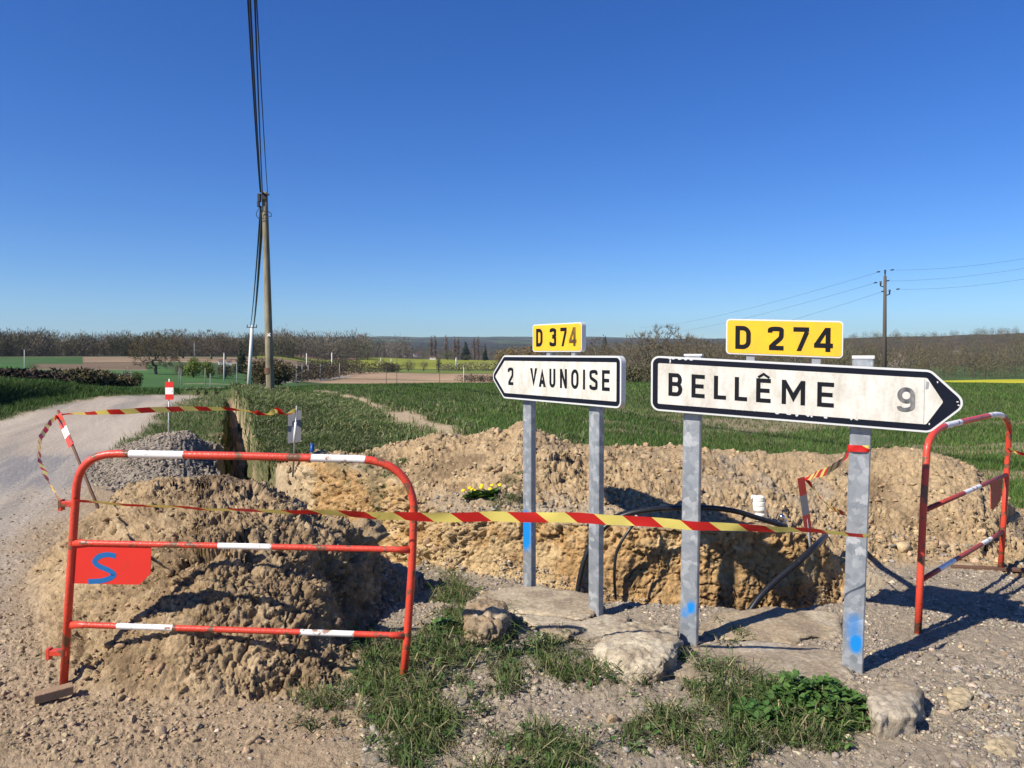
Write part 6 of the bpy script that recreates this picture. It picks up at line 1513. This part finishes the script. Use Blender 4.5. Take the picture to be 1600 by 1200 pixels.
def area(u0, u1, y0, y1, n, seed, f=None, edge=0):
    r = np.random.default_rng(seed); out = []
    while len(out) < n:
        u = r.uniform(u0, u1); t = r.random(); Y = y0*(y1/y0)**t
        if f and not f(u, Y): continue
        x = (u-800)/FPX*Y; out.append((x, Y, r.uniform(.72, 1.2)))
    return out
brown = ((.112, .094, .058), (.10, .09, .054), (.12, .10, .066), (.10, .098, .052), (.125, .096, .058))
L_ = area(-260, 130, 520, 600, 520, 1)+area(130, 460, 545, 620, 480, 2)+area(-260, 60, 500, 560, 120, 9)
wood('left_wood', [(x, y, h*(1.12 if (800+FPX*x/y) < 75 else 1)) for x, y, h in L_], 'long bare brown wood along the skyline at the left', 260, brown, (12, 16.5), 1, pale=.05, dark=.03)
wood('middle_wood', area(420, 575, 640, 900, 260, 3)+area(560, 640, 750, 1000, 60, 4), 'grey-brown wood behind the ploughed strip, right of the wooden pole', 200, ((.12, .104, .07), (.135, .118, .085), (.105, .096, .06)), (16, 24), 2, pale=.2, dark=.01)
wood('far_tree_belt', area(560, 960, 760, 1400, 420, 5), 'mixed belt of small trees in front of the far hills', 120, ((.10, .085, .06), (.09, .095, .05), (.13, .10, .08), (.07, .075, .045)), (9, 14), 3, pale=.08, dark=.15)
wood('right_wood', area(880, 1760, 330, 800, 900, 6, lambda u, Y: Y > 330+(0 if u > 1100 else 60))+area(960, 1760, 800, 1350, 650, 7), 'bare brown wood covering the hillside at the right', 170, ((.115, .092, .054), (.108, .096, .05), (.122, .10, .06), (.10, .098, .048), (.13, .096, .058)), (9, 15), 4, pale=.02, dark=.045)
wood('undergrowth', [(x, y, h*.4) for x, y, h in area(1080, 1760, 300, 345, 260, 8)], 'olive undergrowth at the foot of the right wood', 110, ((.10, .10, .045), (.09, .085, .045), (.08, .11, .04)), (8, 12), 5, pale=.03, dark=.1)
wood('undergrowth', [(x, y, h*.35) for x, y, h in area(-200, 480, 500, 530, 200, 10)], 'dark undergrowth along the foot of the left wood', 110, ((.05, .045, .03), (.06, .05, .035)), (8, 12), 6, pale=.02, dark=.2)
wood('hill_wood', area(480, 1100, 1600, 5200, 1100, 11, lambda u, Y: fbm(np.array([(u-800)/FPX*Y/400]), np.array([Y/300]), 0, 4, 51)[0] < .12), 'dark woods scattered over the farthest hills', 50, ((.07, .06, .055), (.06, .065, .05)), (12, 18), 7, pale=.03, dark=.2)

# ------------------------------------------------------------------ far houses
def house(px, row, Y, wpx, hpx2, label, rot=.3, white=True):
    loc = P(px, row, Y); z0 = zg(loc.x, loc.y); z0 = min(loc.z, z0+12) if loc.z > z0 else z0
    w_ = wpx*Y/FPX/2; h_ = hpx2*Y/FPX*.6; rf = hpx2*Y/FPX*.5; dpt = w_*.6; c = Vector((loc.x, loc.y, z0)); root = empty('house', c, label, 'house')
    d = Vector((math.cos(rot), math.sin(rot), 0)); n = Vector((-d.y, d.x, 0)); mb = MB()
    mb.box(c+Vector((0, 0, h_/2-.5)), d*w_, n*dpt, Vector((0, 0, h_/2+.5))); mb.build('wall', M['wall_white'], root)
    mb = MB(); e = c+Vector((0, 0, h_)); A = [e-d*w_*1.04-n*dpt*1.12, e+d*w_*1.04-n*dpt*1.12, e+d*w_*1.04+n*dpt*1.12, e-d*w_*1.04+n*dpt*1.12, e-d*w_*1.04+Vector((0, 0, rf)), e+d*w_*1.04+Vector((0, 0, rf))]
    mb.add(A, [(0, 1, 5, 4), (2, 3, 4, 5), (0, 4, 3), (1, 2, 5), (0, 3, 2, 1)]); rfo = mb.build('roof', M['roof'], root)
    mb = MB(); mb.box(e+d*w_*.7+Vector((0, 0, rf)), d*w_*.08, n*w_*.06, Vector((0, 0, rf*.35))); mb.build('chimney', M['roof'], rfo)
    for k in (-.5, 0, .5):
        mb = MB(); mb.box(c+d*w_*k-n*(dpt+.04)+Vector((0, 0, h_*.5)), d*w_*.10, n*.06, Vector((0, 0, h_*.2))); mb.build('window', M['window'], root)
house(563.5, 529.5, 4200, 5, 6, 'tiny white house on the far hill crest'); house(632, 557, 900, 5, 5, 'small white house left of the domed one in the far tree belt'); house(649, 556, 880, 6, 5, 'pale house in the far tree belt, under the skyline')
house(676, 560.5, 700, 9, 3, 'long low white-walled farm building left of the olive round tree', .1); house(345, 566, 300, 8, 4, 'cream house wall showing left of the bold white pole'); house(358, 567, 300, 8, 4, 'cream house showing right of the bold white pole'); house(427, 564, 420, 8, 3, 'low cream house peeping over the big round bush')
for q, p in (('a', b2), ('b', b3)): pass

# thin air between here and the hills
hz, nt, ns, lk, bs = nodes('haze_air'); ns.remove(bs)
pv = N(ns, 'ShaderNodeVolumePrincipled'); pv.inputs['Color'].default_value = (.62, .78, 1, 1); pv.inputs['Density'].default_value = 4.5e-5; pv.inputs['Anisotropy'].default_value = .2
lk.new(pv.outputs['Volume'], ns['Material Output'].inputs['Volume'])
mb = MB(); mb.box((0, 4400, 120), (13000, 0, 0), (0, 4800, 0), (0, 0, 190)); tag(mb.build('haze', hz), 'thin bluish air over the valley', 'haze', kind='stuff')
sc.cycles.volume_bounces = 0; sc.cycles.max_bounces = 6; sc.cycles.diffuse_bounces = 3; sc.cycles.transmission_bounces = 3
bpy.context.view_layer.update()
